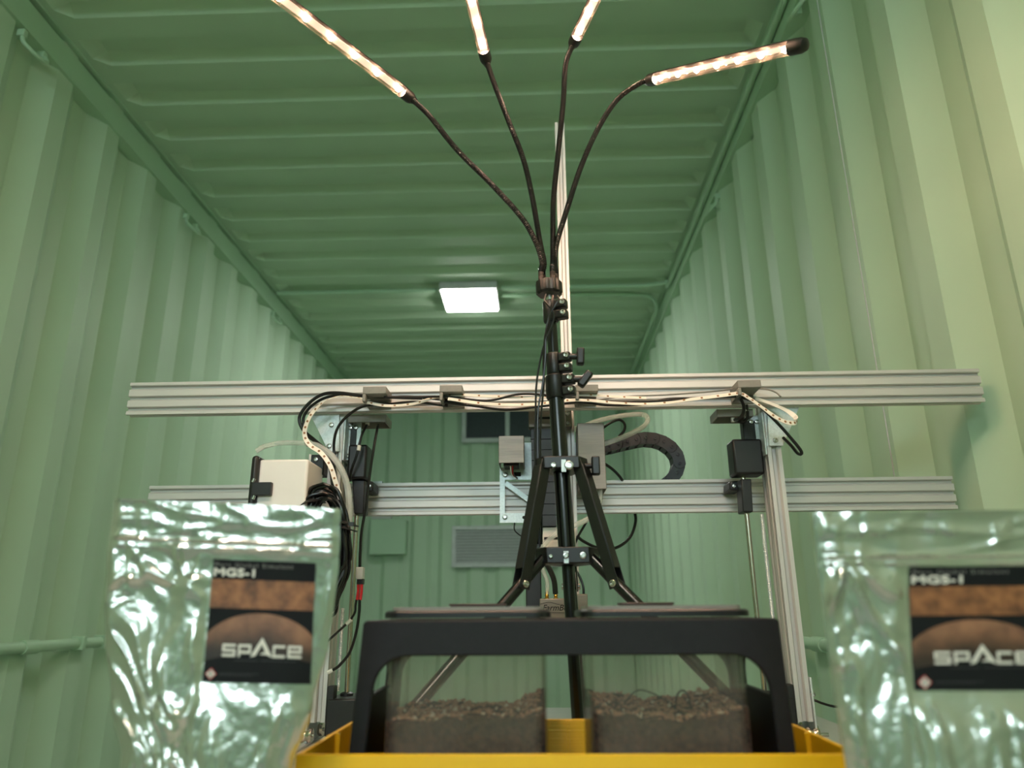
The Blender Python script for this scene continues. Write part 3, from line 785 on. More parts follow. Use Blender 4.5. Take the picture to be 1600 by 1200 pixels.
# ------------------------------------------------------------------ cables
def cable(name, pix, r, m, label, cat='cable', group=None, n=8, seg=8):
    pts = smooth_path([P(*p) for p in pix], n)
    return solo(name, MB().tube(pts, r, seg), m, label, cat, group)
GB = 'cables along the upper beam'
cable('cable', [(660, 622, 1.214), (620, 621, 1.213), (566, 618, 1.212), (530, 614, 1.212), (505, 616, 1.212), (483, 630, 1.214), (468, 652, 1.216), (474, 672, 1.22), (492, 688, 1.235), (508, 704, 1.238), (516, 730, 1.22), (520, 758, 1.21)], 0.0031, CABLE, 'black cable looping off the left end clip, outermost of the bundle', group=GB)
cable('cable', [(700, 625, 1.222), (640, 620, 1.222), (590, 621, 1.222), (545, 617, 1.222), (510, 621, 1.222), (485, 636, 1.222), (474, 655, 1.224), (480, 680, 1.228), (505, 700, 1.24), (522, 735, 1.225), (526, 762, 1.212)], 0.0027, CABLE, 'black cable looping off the left end clip, inner of the pair', group=GB)
cable('cable', [(700, 634, 1.226), (650, 628, 1.226), (604, 632, 1.224), (570, 634, 1.214), (545, 648, 1.214), (528, 668, 1.222), (522, 690, 1.232), (522, 715, 1.236), (523, 765, 1.215)], 0.0026, CABLE, 'black cable dropping from the left end clip across the corner plate', group=GB)
cable('cable', [(600, 621, 1.2), (660, 620, 1.2), (700, 620, 1.2), (760, 626, 1.202), (810, 616, 1.204), (850, 617, 1.206), (900, 622, 1.2), (960, 628, 1.2), (1040, 626, 1.2), (1100, 622, 1.2), (1160, 614, 1.2)], 0.0022, CABLE, 'black cable rising over the middle of the upper beam', group=GB)
cable('cable', [(690, 628, 1.208), (740, 634, 1.212), (790, 640, 1.214), (850, 634, 1.214), (905, 628, 1.208), (950, 633, 1.21), (1000, 632, 1.21), (1040, 624, 1.21), (1090, 622, 1.21), (1156, 619, 1.206)], 0.0024, CABLE, 'black cable sagging to the lower edge of the upper beam', group=GB)
cable('cable', [(700, 632, 1.222), (760, 633, 1.222), (840, 633, 1.222), (900, 630, 1.222), (970, 620, 1.222), (1040, 617, 1.222), (1110, 612, 1.222), (1158, 607, 1.222), (1195, 608, 1.218), (1212, 613, 1.212), (1220, 620, 1.205)], 0.0015, GREYP, 'thin grey wire ending free past the right clip', group=GB)
cable('cable', [(1158, 620, 1.204), (1175, 626, 1.204), (1190, 637, 1.204), (1210, 656, 1.205), (1232, 680, 1.205), (1250, 702, 1.207), (1252, 709, 1.21), (1246, 708, 1.22), (1236, 696, 1.235), (1224, 684, 1.25)], 0.0028, CABLE, 'black cable hanging in a loop right of the right corner plate', group=GB)
cable('cable', [(1157, 622, 1.204), (1162, 634, 1.208), (1161, 646, 1.215), (1155, 654, 1.225), (1148, 656, 1.24)], 0.003, CABLE, 'short black cable bending from right clip into the duct below', group=GB)
def strip(pix, face, wid, label, n=10):
    pts = smooth_path([P(*p) for p in pix], n)
    t = thing('led_strip', label, 'led strip', pts[0], 'cream LED strips on the upper beam')
    fc = face if not isinstance(face, list) else [Vector(face[min(len(face) - 1, int(i / n))]).lerp(Vector(face[min(len(face) - 1, int(i / n) + 1)]), (i % n) / n) for i in range(len(pts))]
    make('tape', MB().ribbon(pts, wid, 0.0009, fc), STRIPM, t)
    mb = MB()
    for i in range(3, len(pts) - 2, 5):
        fv = Vector(fc[i] if isinstance(fc, list) else fc); tt = (pts[i + 1] - pts[i - 1]).normalized(); sd = tt.cross(fv).normalized(); nn = sd.cross(tt).normalized()
        mb.obox(pts[i] + nn * 0.0007, tt * 0.0018, sd * (wid * 0.22), nn * 0.0004)
    make('solder_pads', mb, STRIPD, t)
F0 = Vector((0, -1, 0.1))
strip([(578, 625, 1.206), (556, 621, 1.206), (530, 619, 1.206), (508, 627, 1.206), (490, 643, 1.208), (479, 662, 1.21), (476, 680, 1.212), (484, 695, 1.212), (502, 708, 1.21), (516, 728, 1.206), (524, 752, 1.2), (530, 772, 1.196)],
      [Vector((.1, -.4, 1))] * 4 + [Vector((-.3, -1, .3)), Vector((-.2, -1, 0)), Vector((0, -1, 0)), Vector((.3, -1, .2)), Vector((.3, -1, .2)), Vector((.2, -1, .1)), F0, F0], 0.0078, 'cream LED strip curling down from the left clip to the cable coil')
strip([(570, 628, 1.202), (605, 634, 1.205), (645, 631, 1.206), (680, 621, 1.206), (710, 617, 1.205), (760, 619, 1.206), (830, 621, 1.208), (905, 617, 1.202), (960, 620, 1.203), (1010, 622, 1.204)], Vector((0, -0.8, 0.6)), 0.0070, 'cream LED strip waving along the middle of the upper beam')
strip([(700, 623, 1.195), (760, 631, 1.198), (830, 632, 1.2), (900, 625, 1.196), (960, 629, 1.197), (1020, 631, 1.198), (1080, 624, 1.197), (1130, 618, 1.196), (1156, 615, 1.195), (1170, 622, 1.193), (1190, 636, 1.19), (1212, 652, 1.188), (1230, 660, 1.19), (1243, 660, 1.2), (1243, 652, 1.212), (1228, 641, 1.222), (1205, 631, 1.23), (1180, 622, 1.232)],
      [Vector((0, -.8, .6))] * 8 + [Vector((0, -1, .5)), Vector((.3, -1, .7)), Vector((.3, -1, .8)), Vector((0.1, -1, .5)), Vector((.6, -.9, .2)), Vector((1, -.3, 0.2)), Vector((.5, .9, .2)), Vector((-.2, 1, -.3)), Vector((-.3, 1, -.5)), Vector((-.3, 1, -.5))], 0.0080, 'cream LED strip looping over the right corner plate')

# clear hoses
cable('hose', [(880, 672, 1.362), (905, 668, 1.362), (940, 656, 1.362), (980, 648.5, 1.362), (1005, 648, 1.362), (1012, 655, 1.36), (1006, 666, 1.355), (985, 678, 1.35), (960, 688, 1.346), (940, 695, 1.343)], 0.0048, TUBEC, 'clear hose looping above the drag chain', 'hose', n=10)
cable('hose', [(480, 693, 1.222), (498, 698, 1.222), (518, 712, 1.222), (534, 735, 1.222), (543, 762, 1.222), (546, 800, 1.222), (545, 835, 1.222)], 0.0055, TUBEC, 'clear hose curving down beside the black cable coil', 'hose', n=10)
cable('hose', [(938, 762, 1.30), (936, 785, 1.292), (922, 808, 1.285), (900, 820, 1.28), (872, 832, 1.282), (852, 850, 1.285), (842, 868, 1.287)], 0.0048, TUBEC, 'clear hose sweeping from the long steel cover behind the tripod pole', 'hose', n=10)
cable('hose', [(846, 880, 1.30), (850, 895, 1.30), (855, 910, 1.303), (855, 928, 1.305)], 0.0036, TUBEC, 'short clear hose on the left brass fitting', 'hose', n=10)
cable('hose', [(852, 878, 1.30), (860, 892, 1.30), (866, 908, 1.303), (868, 928, 1.305)], 0.0046, CABLE, 'short thick black hose on the right brass fitting', 'hose', n=10)
cable('cable', [(940, 670, 1.365), (955, 660, 1.365), (968, 656, 1.365), (976, 663, 1.365), (975, 673, 1.366), (967, 682, 1.37)], 0.0026, CABLE, 'black cable arching under the clear hose loop', n=10)
cable('cable', [(944, 724, 1.352), (958, 734, 1.355), (970, 747, 1.358), (980, 765, 1.40), (990, 795, 1.402), (993, 815, 1.40), (984, 840, 1.38), (962, 856, 1.36), (935, 856, 1.345), (912, 846, 1.335), (902, 838, 1.325)], 0.0028, CABLE, 'black cable swinging in a wide loop below the lower beam', n=10)
cable('cable', [(925, 800, 1.30), (915, 818, 1.305), (905, 835, 1.31), (897, 852, 1.312)], 0.0022, CABLE, 'short black cable slanting beside the tripod pole', n=10)
cable('cable', [(898, 888, 1.315), (906, 902, 1.312), (911, 916, 1.31), (912, 930, 1.31)], 0.0022, CABLE, 'thin black cable going into the holder right of the pole', n=10)
cable('cable', [(804, 817, 1.347), (804, 828, 1.343), (812, 836, 1.335), (824, 842, 1.33)], 0.0012, CABLE, 'thin black wire curling below the carriage plate', n=10)
cable('hose', [(400, 705, 1.24), (415, 697, 1.245), (440, 692, 1.25), (478, 692, 1.228)], 0.0045, TUBEC, 'clear hose arching above the electronics box', 'hose', n=10)
cable('cable', [(1262, 1093, 1.45), (1272, 1094, 1.45), (1285, 1099, 1.44), (1305, 1104, 1.42), (1330, 1103, 1.40)], 0.0022, CABLE, 'thin black cable right of the right gantry post', n=10)

# cable coil
t = thing('cable_coil', 'thick coil of black cable hanging beside the electronics box', 'cable', P(512, 960, 1.2))
mb = MB(); rnd = random.Random(3)
for i in range(46):
    k = i / 45
    lft, rgt = 461 + 14 * rnd.random(), 540 + 10 * rnd.random()
    top, bot = 755 + 24 * rnd.random(), 915 + 48 * rnd.random()
    dY = 1.168 + 0.038 * rnd.random()
    cxp = 507 + 8 * rnd.uniform(-1, 1)
    pts = []
    hw = (0.45 + 0.55 * k) if i % 3 else 0.8 + 0.2 * rnd.random()
    tl = rnd.uniform(-3, 6)
    for q in range(16):
        a_ = 2 * PI * q / 16
        sx = math.sin(a_); cy = math.cos(a_); sx = math.copysign(abs(sx) ** 0.7, sx)
        x_ = 510 + (rgt - 510 if sx > 0 else 510 - lft) * sx * hw * (0.6 if cy < -0.5 else 1.0) + tl * cy * -1.2
        y_ = (top + bot) / 2 - cy * (bot - top) / 2
        pts.append(P(x_, y_, dY + 0.006 * math.sin(3 * a_ + i)))
    pts.append(pts[0])
    q = smooth_path(pts, 4)[:-1]
    mb.tube(q, 0.0026, 7, closed=True)
make('loops', mb, CABLE, t)
for (pa_, pb_, dy) in (((466, 790), (497, 781), 0), ((527, 817), (549, 819), 0), ((527, 825), (547, 827), 0)):
    a, b = P(pa_[0], pa_[1], 1.163), P(pb_[0], pb_[1], 1.163)
    pts = [a + Vector((0, 0.035, 0)), a + Vector((0, 0.004, 0)), (a + b) / 2 + Vector((0, -0.003, 0.002)), b + Vector((0, 0.004, 0)), b + Vector((0.001, 0.035, 0))]
    make('cable_tie', MB().ribbon(smooth_path(pts, 5), 0.0055, 0.0014, Vector((0, -.7, .7))), BLACK, t)
p_ = P(549, 819, 1.163); make('tie_head', MB().box((p_.x - 0.004, 1.16, p_.z - 0.003), (p_.x + 0.004, 1.167, p_.z + 0.003)), BLACK, t)

# hanging sensor leads with connectors
t = thing('sensor_lead', 'black lead hanging from the left duct with grey plug and red connectors', 'cable', P(561, 1000, 1.255))
make('cord', MB().tube(smooth_path([P(591, 664, 1.275), P(589, 672, 1.26), P(584, 700, 1.25), P(578, 740, 1.25), P(572, 790, 1.25), P(565, 830, 1.25), P(563, 862, 1.25), P(562, 886, 1.25)], 8), 0.0024, 8), CABLE, t)
a, b = P(555, 905, 1.245), P(567, 886, 1.245); make('plug', MB().box((a.x, 1.245, a.z), (b.x, 1.262, b.z)), VENTM, t, bevel=0.001)
a, b = P(557, 913, 1.246), P(567, 904, 1.246); make('strain_relief', MB().box((a.x, 1.246, a.z), (b.x, 1.26, b.z)), BLACK, t, bevel=0.001)
for dx in (0, 5):
    mb = MB(); mb.prism(pix_poly([(557.5 + dx, 912), (561.5 + dx, 912), (561 + dx, 924), (559.5 + dx, 938), (555.5 + dx, 937), (557.5 + dx, 924)], 1.248), (0, 0.006, 0)); make('red_connector', mb, RED, t, bevel=0.0008, label='bright red crimp connector')
make('cord', MB().tube(smooth_path([P(562, 937, 1.25), P(561, 960, 1.25), P(556, 990, 1.25), P(546, 1020, 1.25), P(530, 1040, 1.25), P(520, 1047, 1.25)], 8), 0.0024, 8), CABLE, t)
make('cord', MB().tube(smooth_path([P(557, 937, 1.25), P(555.5, 946, 1.25), P(554, 958, 1.25), P(544, 972, 1.25), P(525, 990, 1.25), P(508, 1005, 1.25)], 8), 0.0020, 8), CABLE, t)
make('tag', MB().cyl(P(520, 1047, 1.25), P(512, 1051, 1.25), 0.0034, 10), WHITEP, t, label='white paper cable tag')
make('tag', MB().cyl(P(549, 968, 1.25), P(541, 975, 1.25), 0.0030, 10), WHITEP, t, label='white paper cable tag')
t = thing('motor_lead', 'black lead with white tag dropping from the left duct onto the motor', 'cable', P(548, 745, 1.262))
make('cord', MB().tube(smooth_path([P(574, 662, 1.28), P(571, 668, 1.268), P(566, 678, 1.26), P(562, 692, 1.255), P(557, 712, 1.255), P(549, 735, 1.26), P(546, 752, 1.268)], 8), 0.0024, 8), CABLE, t)
make('tag', MB().cyl(P(561.5, 696, 1.255), P(560, 704, 1.255), 0.0034, 10), WHITEP, t, label='white paper cable tag')
a = P(574, 661, 1.276); make('plug', MB().box((a.x - .003, 1.273, a.z - 0.003), (a.x + .003, 1.282, a.z + 0.006)), WHITEP, t)
t = thing('motor_lead', 'black lead with white plugs curling below the right duct', 'cable', P(1150, 660, 1.262))
make('cord', MB().tube(smooth_path([P(1166, 632, 1.24), P(1168, 645, 1.25), P(1167, 654, 1.262), P(1160, 660, 1.268), P(1150, 657, 1.275)], 8), 0.0028, 8), CABLE, t)
for (x_, y_) in ((1166, 638), (1145, 655)):
    a = P(x_, y_, 1.247 if y_ < 640 else 1.272); make('plug', MB().box((a.x - .003, a.y - .003, a.z - .005), (a.x + .003, a.y + .003, a.z + .003)), WHITEP, t, bevel=0.0006)

# ------------------------------------------------------------------ tripod grow light
YT = 0.98
pA, pB = P(857.5, 445, YT), P(902.5, 1120, YT)
def pole(z):
    k = (z - pB.z) / (pA.z - pB.z); return Vector((pB.x + (pA.x - pB.x) * k, YT, z))
def pole_y(py): return pole(P(880, py, YT).z)
pd = (pA - pB).normalized()
t = thing('grow_light', 'black tripod stand with four gooseneck LED grow tubes, lit', 'grow light', pole(TZ))
make('lower_tube', MB().cyl(pole(TZ + 0.004), pole_y(860), 0.0076, 20), BLACKG, t)
make('main_tube', MB().cyl(pole_y(868), pole_y(612), 0.0107, 24), BLACKG, t)
make('upper_tube', MB().cyl(pole_y(616), pole_y(490), 0.0078, 20), BLACKG, t)
make('spigot', MB().cyl(pole_y(492), pole_y(452), 0.0062, 18), SCREW, t, label='bright metal spigot')
# clamp collars
def clamp(y0, y1, r, side, bolts, gap=True):
    a, b = pole_y(y1), pole_y(y0); h = (b - a).length
    o = make('clamp_collar', MB().lathe([(r * 0.92, 0), (r, 0.002), (r, h - 0.002), (r * 0.9, h)], a, pd, 24), BLACKP, t)
    fx = Vector((0.72, -0.69, 0)).normalized()
    m_ = (a + b) / 2; per = fx.cross(pd).normalized()
    for sgn in (-1, 1):
        c_ = m_ + pd * (sgn * h * 0.25) + Vector((1, -0.5, 0)).normalized() * (r + 0.006)
        mb = MB(); mb.obox(c_, Vector((1, -.35, 0)).normalized() * 0.009, pd * (h * 0.205), Vector((.35, 1, 0)).normalized() * 0.007)
        make('lug', mb, BLACKP, o, bevel=0.0025, segs=3)
        screw(c_ + Vector((0.0005, -0.009, 0)), 0.0042, o, d=(0.2, -1, 0), name='bolt')
    return o
clamp(471, 503, 0.0112, 1, 2)
c2 = clamp(553, 586, 0.0112, 1, 2)
c3 = clamp(587, 623, 0.0142, 1, 2)
def knob(py, dx, par, tilt=0.0):
    c_ = pole_y(py) + Vector((dx, -0.012, 0))
    mb = MB(); mb.cyl(c_ - Vector((0.012, 0, 0)), c_ + Vector((0.004, 0, 0)), 0.0045, 12)
    ax = Vector((math.sin(tilt), 0, math.cos(tilt)))
    mb.obox(c_ + Vector((0.007, 0, 0)), Vector((ax.z, 0, -ax.x)) * 0.0055, Vector((0, 0.006, 0)), ax * 0.0125)
    make('wing_knob', mb, BLACKP, par, bevel=0.0025, segs=3)
knob(562, 0.030, c2, 0.05); knob(597, 0.034, c3, 0.65)
# spreader collars
angs = [math.radians(84), math.radians(212), math.radians(328)]
def spreader(yc, h, R, name):
    c_ = pole_y(yc); pts = []
    for a_ in angs:
        for d in (-0.32, 0.32): pts.append(c_ + Vector((math.cos(a_ + d), math.sin(a_ + d), 0)) * R - pd * (h / 2))
    o = make(name, MB().prism(pts, pd * h), BLACKP, t, bevel=0.0015)
    yfront = c_.y - R * math.sin(math.radians(58)) * 0.86
    return o, c_
s1, cc1 = spreader(728, 0.0165, 0.037, 'upper_spreader')
s2, cc2 = spreader(870, 0.0205, 0.043, 'lower_spreader')
def rivet(px, py, Y, r, par): screw(P(px, py, Y), r, par, name='rivet')
fy = YT - 0.037 * math.sin(math.radians(32 - 18.3)) - 0.0
def front_y(o):   # frontmost plane of a spreader
    return min((o.data.vertices[i].co.y for i in range(len(o.data.vertices)))) + wloc(t).y
f1, f2 = front_y(s1), front_y(s2)
rivet(865, 727, f1, 0.0042, s1); rivet(889, 727, f1, 0.0062, s1)
rivet(860.5, 869.5, f2, 0.003, s2); rivet(911, 867.5, f2, 0.0048, s2); rivet(884, 868, f2, 0.0042, s2)
for s_, py0, py1 in ((s1, 718, 737), (s2, 861, 880)):
    f_ = front_y(s_); a, b = P(881 if s_ is s1 else 885, py1, f_ - 0.0004), P(881 if s_ is s1 else 885, py0, f_ - 0.0004)
    make('seam_strip', MB().box((a.x - 0.003, f_ - 0.0006, a.z), (a.x + 0.003, f_ + 0.001, b.z)), STEELG, s_)
# legs and struts
for a_ in angs:
    e = Vector((math.cos(a_), math.sin(a_), 0))
    h0 = cc2 + e * 0.033; zf = TZ + 0.0075
    foot = Vector((cc2.x, cc2.y, 0)) + e * 0.318; foot.z = zf
    lg = make('leg', MB().cyl(h0 + (h0 - foot).normalized() * 0.004, foot, 0.0074, 18), BLACKG, t)
    dl = (foot - h0).normalized()
    make('rubber_foot', MB().tube([foot - dl * 0.028, foot - dl * 0.012, foot + dl * 0.0], [0.0092, 0.0096, 0.0075], 16), BLACK, lg)
    u0 = cc1 + e * 0.030 - pd * 0.002; u1_ = h0 + dl * 0.051
    dr = (u1_ - u0).normalized(); sd = e.cross(Z_).normalized(); nn = dr.cross(sd).normalized()
    if nn.dot(e) < 0: nn = -nn
    Ls = (u1_ - u0).length
    m_ = (u0 + u1_) / 2
    mb = MB()
    for sg in (-1, 1): mb.obox(m_ + sd * (sg * 0.0090), dr * (Ls / 2 + 0.006), nn * 0.0072, sd * 0.0009)
    mb.obox(m_ + nn * 0.0072 - dr * 0.008, dr * (Ls / 2 - 0.010), sd * 0.0090, nn * 0.0009)
    st = make('strut', mb, BLACKP, t, bevel=0.0006)
    for sg in (-1, 1): screw(u1_ + sd * (sg * 0.0099), 0.0045, st, d=sd * sg, name='rivet')
kb = P(926, 728, YT - 0.02)
mb = MB(); mb.cyl(kb - Vector((0.016, 0, 0)), kb, 0.0035, 12); mb.obox(kb + Vector((0.004, 0, 0)), (0.0055, 0, 0), (0, 0.006, 0), (0, 0, 0.0125)); make('wing_knob', mb, BLACKP, s1, bevel=0.002)
# hub
hc = pole_y(461)
mb = MB(); hb_h = 0.0205; R_ = 0.0195
prof = []
seg = 48; vs = []
for (rr, hh) in ((R_ * 0.86, 0), (R_, 0.003), (R_, hb_h - 0.002), (R_ * 0.95, hb_h)):
    for k in range(seg):
        a_ = 2 * PI * k / seg; q = rr * (1.0 if (k // 2) % 2 else 0.94)
        vs.append(hc + pd * hh + Vector((math.cos(a_) * q, math.sin(a_) * q, 0)))
fs = [[(i * seg + k), (i * seg + (k + 1) % seg), ((i + 1) * seg + (k + 1) % seg), ((i + 1) * seg + k)] for i in range(3) for k in range(seg)]
fs += [list(range(seg))[::-1], [3 * seg + k for k in range(seg)]]
mb.add(vs, fs); hub = make('hub', mb, BLACKP, t)
htop = hc + pd * hb_h
# goosenecks and lamp heads
heads = [
    # gooseneck pixels (px,py,Y), tip (px,py,Y), number of lamps
    ([(847, 410, .975), (838, 380, .97), (815, 340, .965), (770, 290, .96), (715, 235, .955), (670, 180, .95), (640, 152, .948)], (360, -62, .70), 'left'),
    ([(850, 410, .98), (843, 375, .98), (832, 310, .98), (818, 250, .975), (795, 190, .965), (772, 130, .955), (759, 92, .95)], (690, -190, .69), 'a'),
    ([(864, 410, .98), (864, 375, .98), (865, 310, .98), (872, 240, .975), (880, 160, .965), (884, 100, .955), (897, 66, .95)], (1010, -165, .69), 'b'),
    ([(867, 410, .985), (870, 380, .98), (885, 330, .975), (908, 260, .97), (935, 200, .96), (965, 155, .955), (1000, 130, .952), (1016, 125, .95)], (1256, 70, .735), 'right'),
]
offs = [Vector((-0.011, -0.004, 0)), Vector((-0.008, 0.006, 0)), Vector((0.006, -0.005, 0)), Vector((0.011, 0.004, 0))]
for (pix, tip, nm), of in zip(heads, offs):
    base = htop + of
    make('ferrule', MB().cyl(base - Z_ * 0.001, base + Z_ * 0.014, 0.0042, 14), BRONZE, t)
    pts = [base + Z_ * 0.008, base + Z_ * 0.02] + [P(*p) for p in pix]
    raw = smooth_path(pts, 40)
    # even steps for the ribbed skin
    Ls = [0]
    for i in range(1, len(raw)): Ls.append(Ls[-1] + (raw[i] - raw[i - 1]).length)
    step = 0.0014; out = []; s_ = 0; i = 1
    while s_ < Ls[-1]:
        while i < len(Ls) - 1 and Ls[i] < s_: i += 1
        k = (s_ - Ls[i - 1]) / max(1e-9, Ls[i] - Ls[i - 1]); out.append(raw[i - 1].lerp(raw[i], k)); s_ += step
    make('gooseneck', MB().tube(out, [0.0045 if j % 2 else 0.0037 for j in range(len(out))], 10), BLACKG, t)
    B = raw[-1]; T = P(*tip); d = (T - B).normalized(); LEN = (T - B).length
    sd = d.cross(Z_).normalized(); dn = sd.cross(d).normalized()
    if dn.z > 0: dn = -dn
    RT = 0.0088
    lamp = make('lamp_tube', MB().tube([B + d * 0.012, B + d * (LEN - 0.012)], RT, 24, caps=False), LAMPT, t)
    make('socket', MB().tube([B - d * 0.013, B - d * 0.009, B - d * 0.003, B + d * 0.001, B + d * 0.016], [0.0048, 0.006, 0.0088, 0.0096, 0.0096], 22), BLACKP, lamp)
    make('end_cap', MB().tube([T - d * 0.020, T - d * 0.004, T + d * 0.002, T + d * 0.0045], [0.0096, 0.0096, 0.0078, 0.003], 22), BLACKP, lamp)
    # reflector half shell along the back of the tube
    n_ = 9; vs = []
    for e_ in (B + d * 0.012, T - d * 0.012):
        for rr in (RT + 0.0004, RT + 0.0012):
            for k in range(n_):
                a_ = math.radians(35 + 110 * k / (n_ - 1)); vs.append(e_ + (sd * math.cos(a_) - dn * math.sin(a_)) * rr)
    fs = []
    for k in range(n_ - 1):
        fs += [(k, k + 1, 2 * n_ + k + 1, 2 * n_ + k), (n_ + k, n_ + k + 1, 3 * n_ + k + 1, 3 * n_ + k)]
    fs += [(0, n_, 3 * n_, 2 * n_), (n_ - 1, 2 * n_ - 1, 4 * n_ - 1, 3 * n_ - 1)]
    make('back_shell', MB().add(vs, fs), BLACKP, lamp)
    cA, cB = B + d * 0.014, T - d * 0.020; m_ = (cA + cB) / 2
    make('led_board', MB().obox(m_ - dn * 0.001, d * ((cB - cA).length / 2), sd * 0.0060, dn * 0.0005), STRIP_E, lamp)
    for k in range(7):
        c_ = B + d * (0.024 + (LEN - 0.052) * k / 6) + dn * 0.0008
        mb = MB(); mb.ico(c_, 0.0042, (1, 1, 1)); make('led_chip', mb, LED_E, lamp)
# thin power leads running down the pole
GL = 'thin power leads of the grow light'
for k, (pix, lab) in enumerate((
        ([(853, 460, .962), (851, 470, .955), (856, 476, .955), (866, 490, .957), (862, 510, .96), (850, 540, .962), (843, 570, .965), (838, 605, .967), (837, 650, .968), (836, 700, .968), (837, 740, .97), (836, 800, .985), (833, 850, 1.0)], 'thin black lead crossing the top clamp of the light stand, leftmost of three'),
        ([(871, 462, .957), (873, 468, .953), (868, 476, .953), (858, 495, .957), (853, 520, .96), (852, 560, .963), (848, 600, .966), (841, 640, .967), (840, 690, .968), (841, 740, .97), (841, 800, .985), (840, 850, 1.0)], 'thin black lead looping under the hub, middle of three'),
        ([(864, 462, .957), (862, 474, .954), (858, 500, .956), (851, 530, .96), (849, 570, .964), (850, 600, .966), (846, 640, .967), (844, 690, .968), (845, 740, .97), (846, 800, .985), (846, 850, 1.0)], 'thin black lead close to the pole, rightmost of three'))):
    cable('power_lead', pix, 0.0015, CABLE, lab, group=GL, n=8, seg=7)

# ------------------------------------------------------------------ yellow tray
tr = thing('tray', 'yellow printed tray holding the black frame and soil jars', 'tray', (0.03, 0.69, TZ))
RZ = CAMZ - 0.1026
fx0, fx1 = P(462, 1178, 0.6).x, 0.236
ty0, ty1 = 0.6, 0.785; w_ = 0.0035
mb = MB()
mb.box((fx0, ty0, TZ), (fx1, ty0 + w_, RZ)); mb.box((fx0, ty1 - w_, TZ), (fx1, ty1, RZ))
mb.box((fx0, ty0 + w_, TZ), (fx0 + w_, ty1 - w_, RZ)); mb.box((fx1 - w_, ty0 + w_, TZ), (fx1, ty1 - w_, RZ))
mb.box((fx0 + w_, ty0 + w_, TZ), (fx1 - w_, ty1 - w_, TZ + 0.004))
make('body', mb, YEL, tr, bevel=0.0008)
for (x_, y_, dx, dy) in ((fx0 + w_, 0.70, 0.004, 0.004), (fx1 - w_ - 0.004, 0.70, 0.004, 0.004), (P(884, 1130, ty1).x, ty1 - w_ - 0.003, 0.0025, 0.003), (P(889, 1130, ty1).x, ty1 - w_ - 0.003, 0.0025, 0.003)):
    make('rib', MB().box((x_, y_, TZ + 0.004), (x_ + dx, y_ + dy, RZ - 0.0005)), YEL, tr)

# ------------------------------------------------------------------ black frame (four-legged bridge with arched sides)
FY0, FY1 = 0.632, 0.770
fz_t = P(890, 968, FY0).z; fz_b = TZ + 0.0042
xl_t, xr_t = P(567, 985, FY0).x, P(1218, 975, FY0).x
xl_b, xr_b = P(544, 1178, FY0).x, P(1245, 1178, FY0).x
z_ref = P(544, 1178, FY0).z
kl = (xl_t - xl_b) / (fz_t - z_ref); kr = (xr_b - xr_t) / (fz_t - z_ref)
def xl(z): return xl_t - kl * (fz_t - z)
def xr(z): return xr_t + kr * (fz_t - z)
zo = P(890, 1024, FY0).z
fr = thing('jar_frame', 'black printed frame with arched opening around the two soil jars', 'frame', ((xl_t + xr_t) / 2, 0.70, fz_b))
LW = 0.0135
def arch_pts(y):
    pts = [(xl(fz_b), y, fz_b), (xl(fz_t - 0.002), y, fz_t - 0.002), (xl(fz_t) + 0.002, y, fz_t), (xr(fz_t) - 0.002, y, fz_t), (xr(fz_t - 0.002), y, fz_t - 0.002), (xr(fz_b), y, fz_b), (xr(fz_b) - LW, y, fz_b)]
    R = 0.028
    zc = zo - R
    pts.append((xr(zc) - LW, y, zc))
    for k in range(1, 8):
        a_ = PI / 2 * k / 8; pts.append((xr(zc) - LW - R * (1 - math.cos(a_)), y, zc + R * math.sin(a_)))
    pts.append((xr(zc) - LW - R, y, zo)); pts.append((xl(zc) + LW + R, y, zo))
    for k in range(1, 8):
        a_ = PI / 2 * k / 8; pts.append((xl(zc) + LW + R - R * math.sin(a_), y, zo - R * (1 - math.cos(a_))))
    pts.append((xl(zc) + LW, y, zc)); pts.append((xl(fz_b) + LW, y, fz_b))
    return pts
for y_, nm in ((FY0, 'front_arch'), (FY1 - 0.008, 'back_arch')):
    make(nm, MB().prism(arch_pts(y_), (0, 0.008, 0)), FRAMEM, fr, bevel=0.0012)
def side_arch(xf, sg):
    R = 0.026; y0, y1 = FY0 + 0.008, FY1 - 0.008; lw = 0.010
    yz = [(y0, fz_b), (y0, fz_t), (y1, fz_t), (y1, fz_b), (y1 - lw, fz_b), (y1 - lw, zo - R)]
    for k in range(1, 8):
        a_ = PI / 2 * k / 8; yz.append((y1 - lw - R * (1 - math.cos(a_)), zo - R + R * math.sin(a_)))
    yz += [(y1 - lw - R, zo), (y0 + lw + R, zo)]
    for k in range(1, 8):
        a_ = PI / 2 * k / 8; yz.append((y0 + lw + R - R * math.sin(a_), zo - R * (1 - math.cos(a_))))
    yz += [(y0 + lw, zo - R), (y0 + lw, fz_b)]
    mb = MB().prism([(xf(z) + sg * 0.0005, y, z) for y, z in yz], (sg * 0.008, 0, 0))
    zm = CAMZ - 0.068
    mb.prism([(xf(z) + sg * 0.0007, y, z) for y, z in ((y0 + lw, fz_b), (y0 + lw, zm), (y1 - lw, zm), (y1 - lw, fz_b))], (sg * 0.0076, 0, 0))
    return mb
make('side_arch', side_arch(xl, 1), FRAMEM, fr, bevel=0.001)
make('side_arch', side_arch(xr, -1), FRAMEM, fr, bevel=0.001)

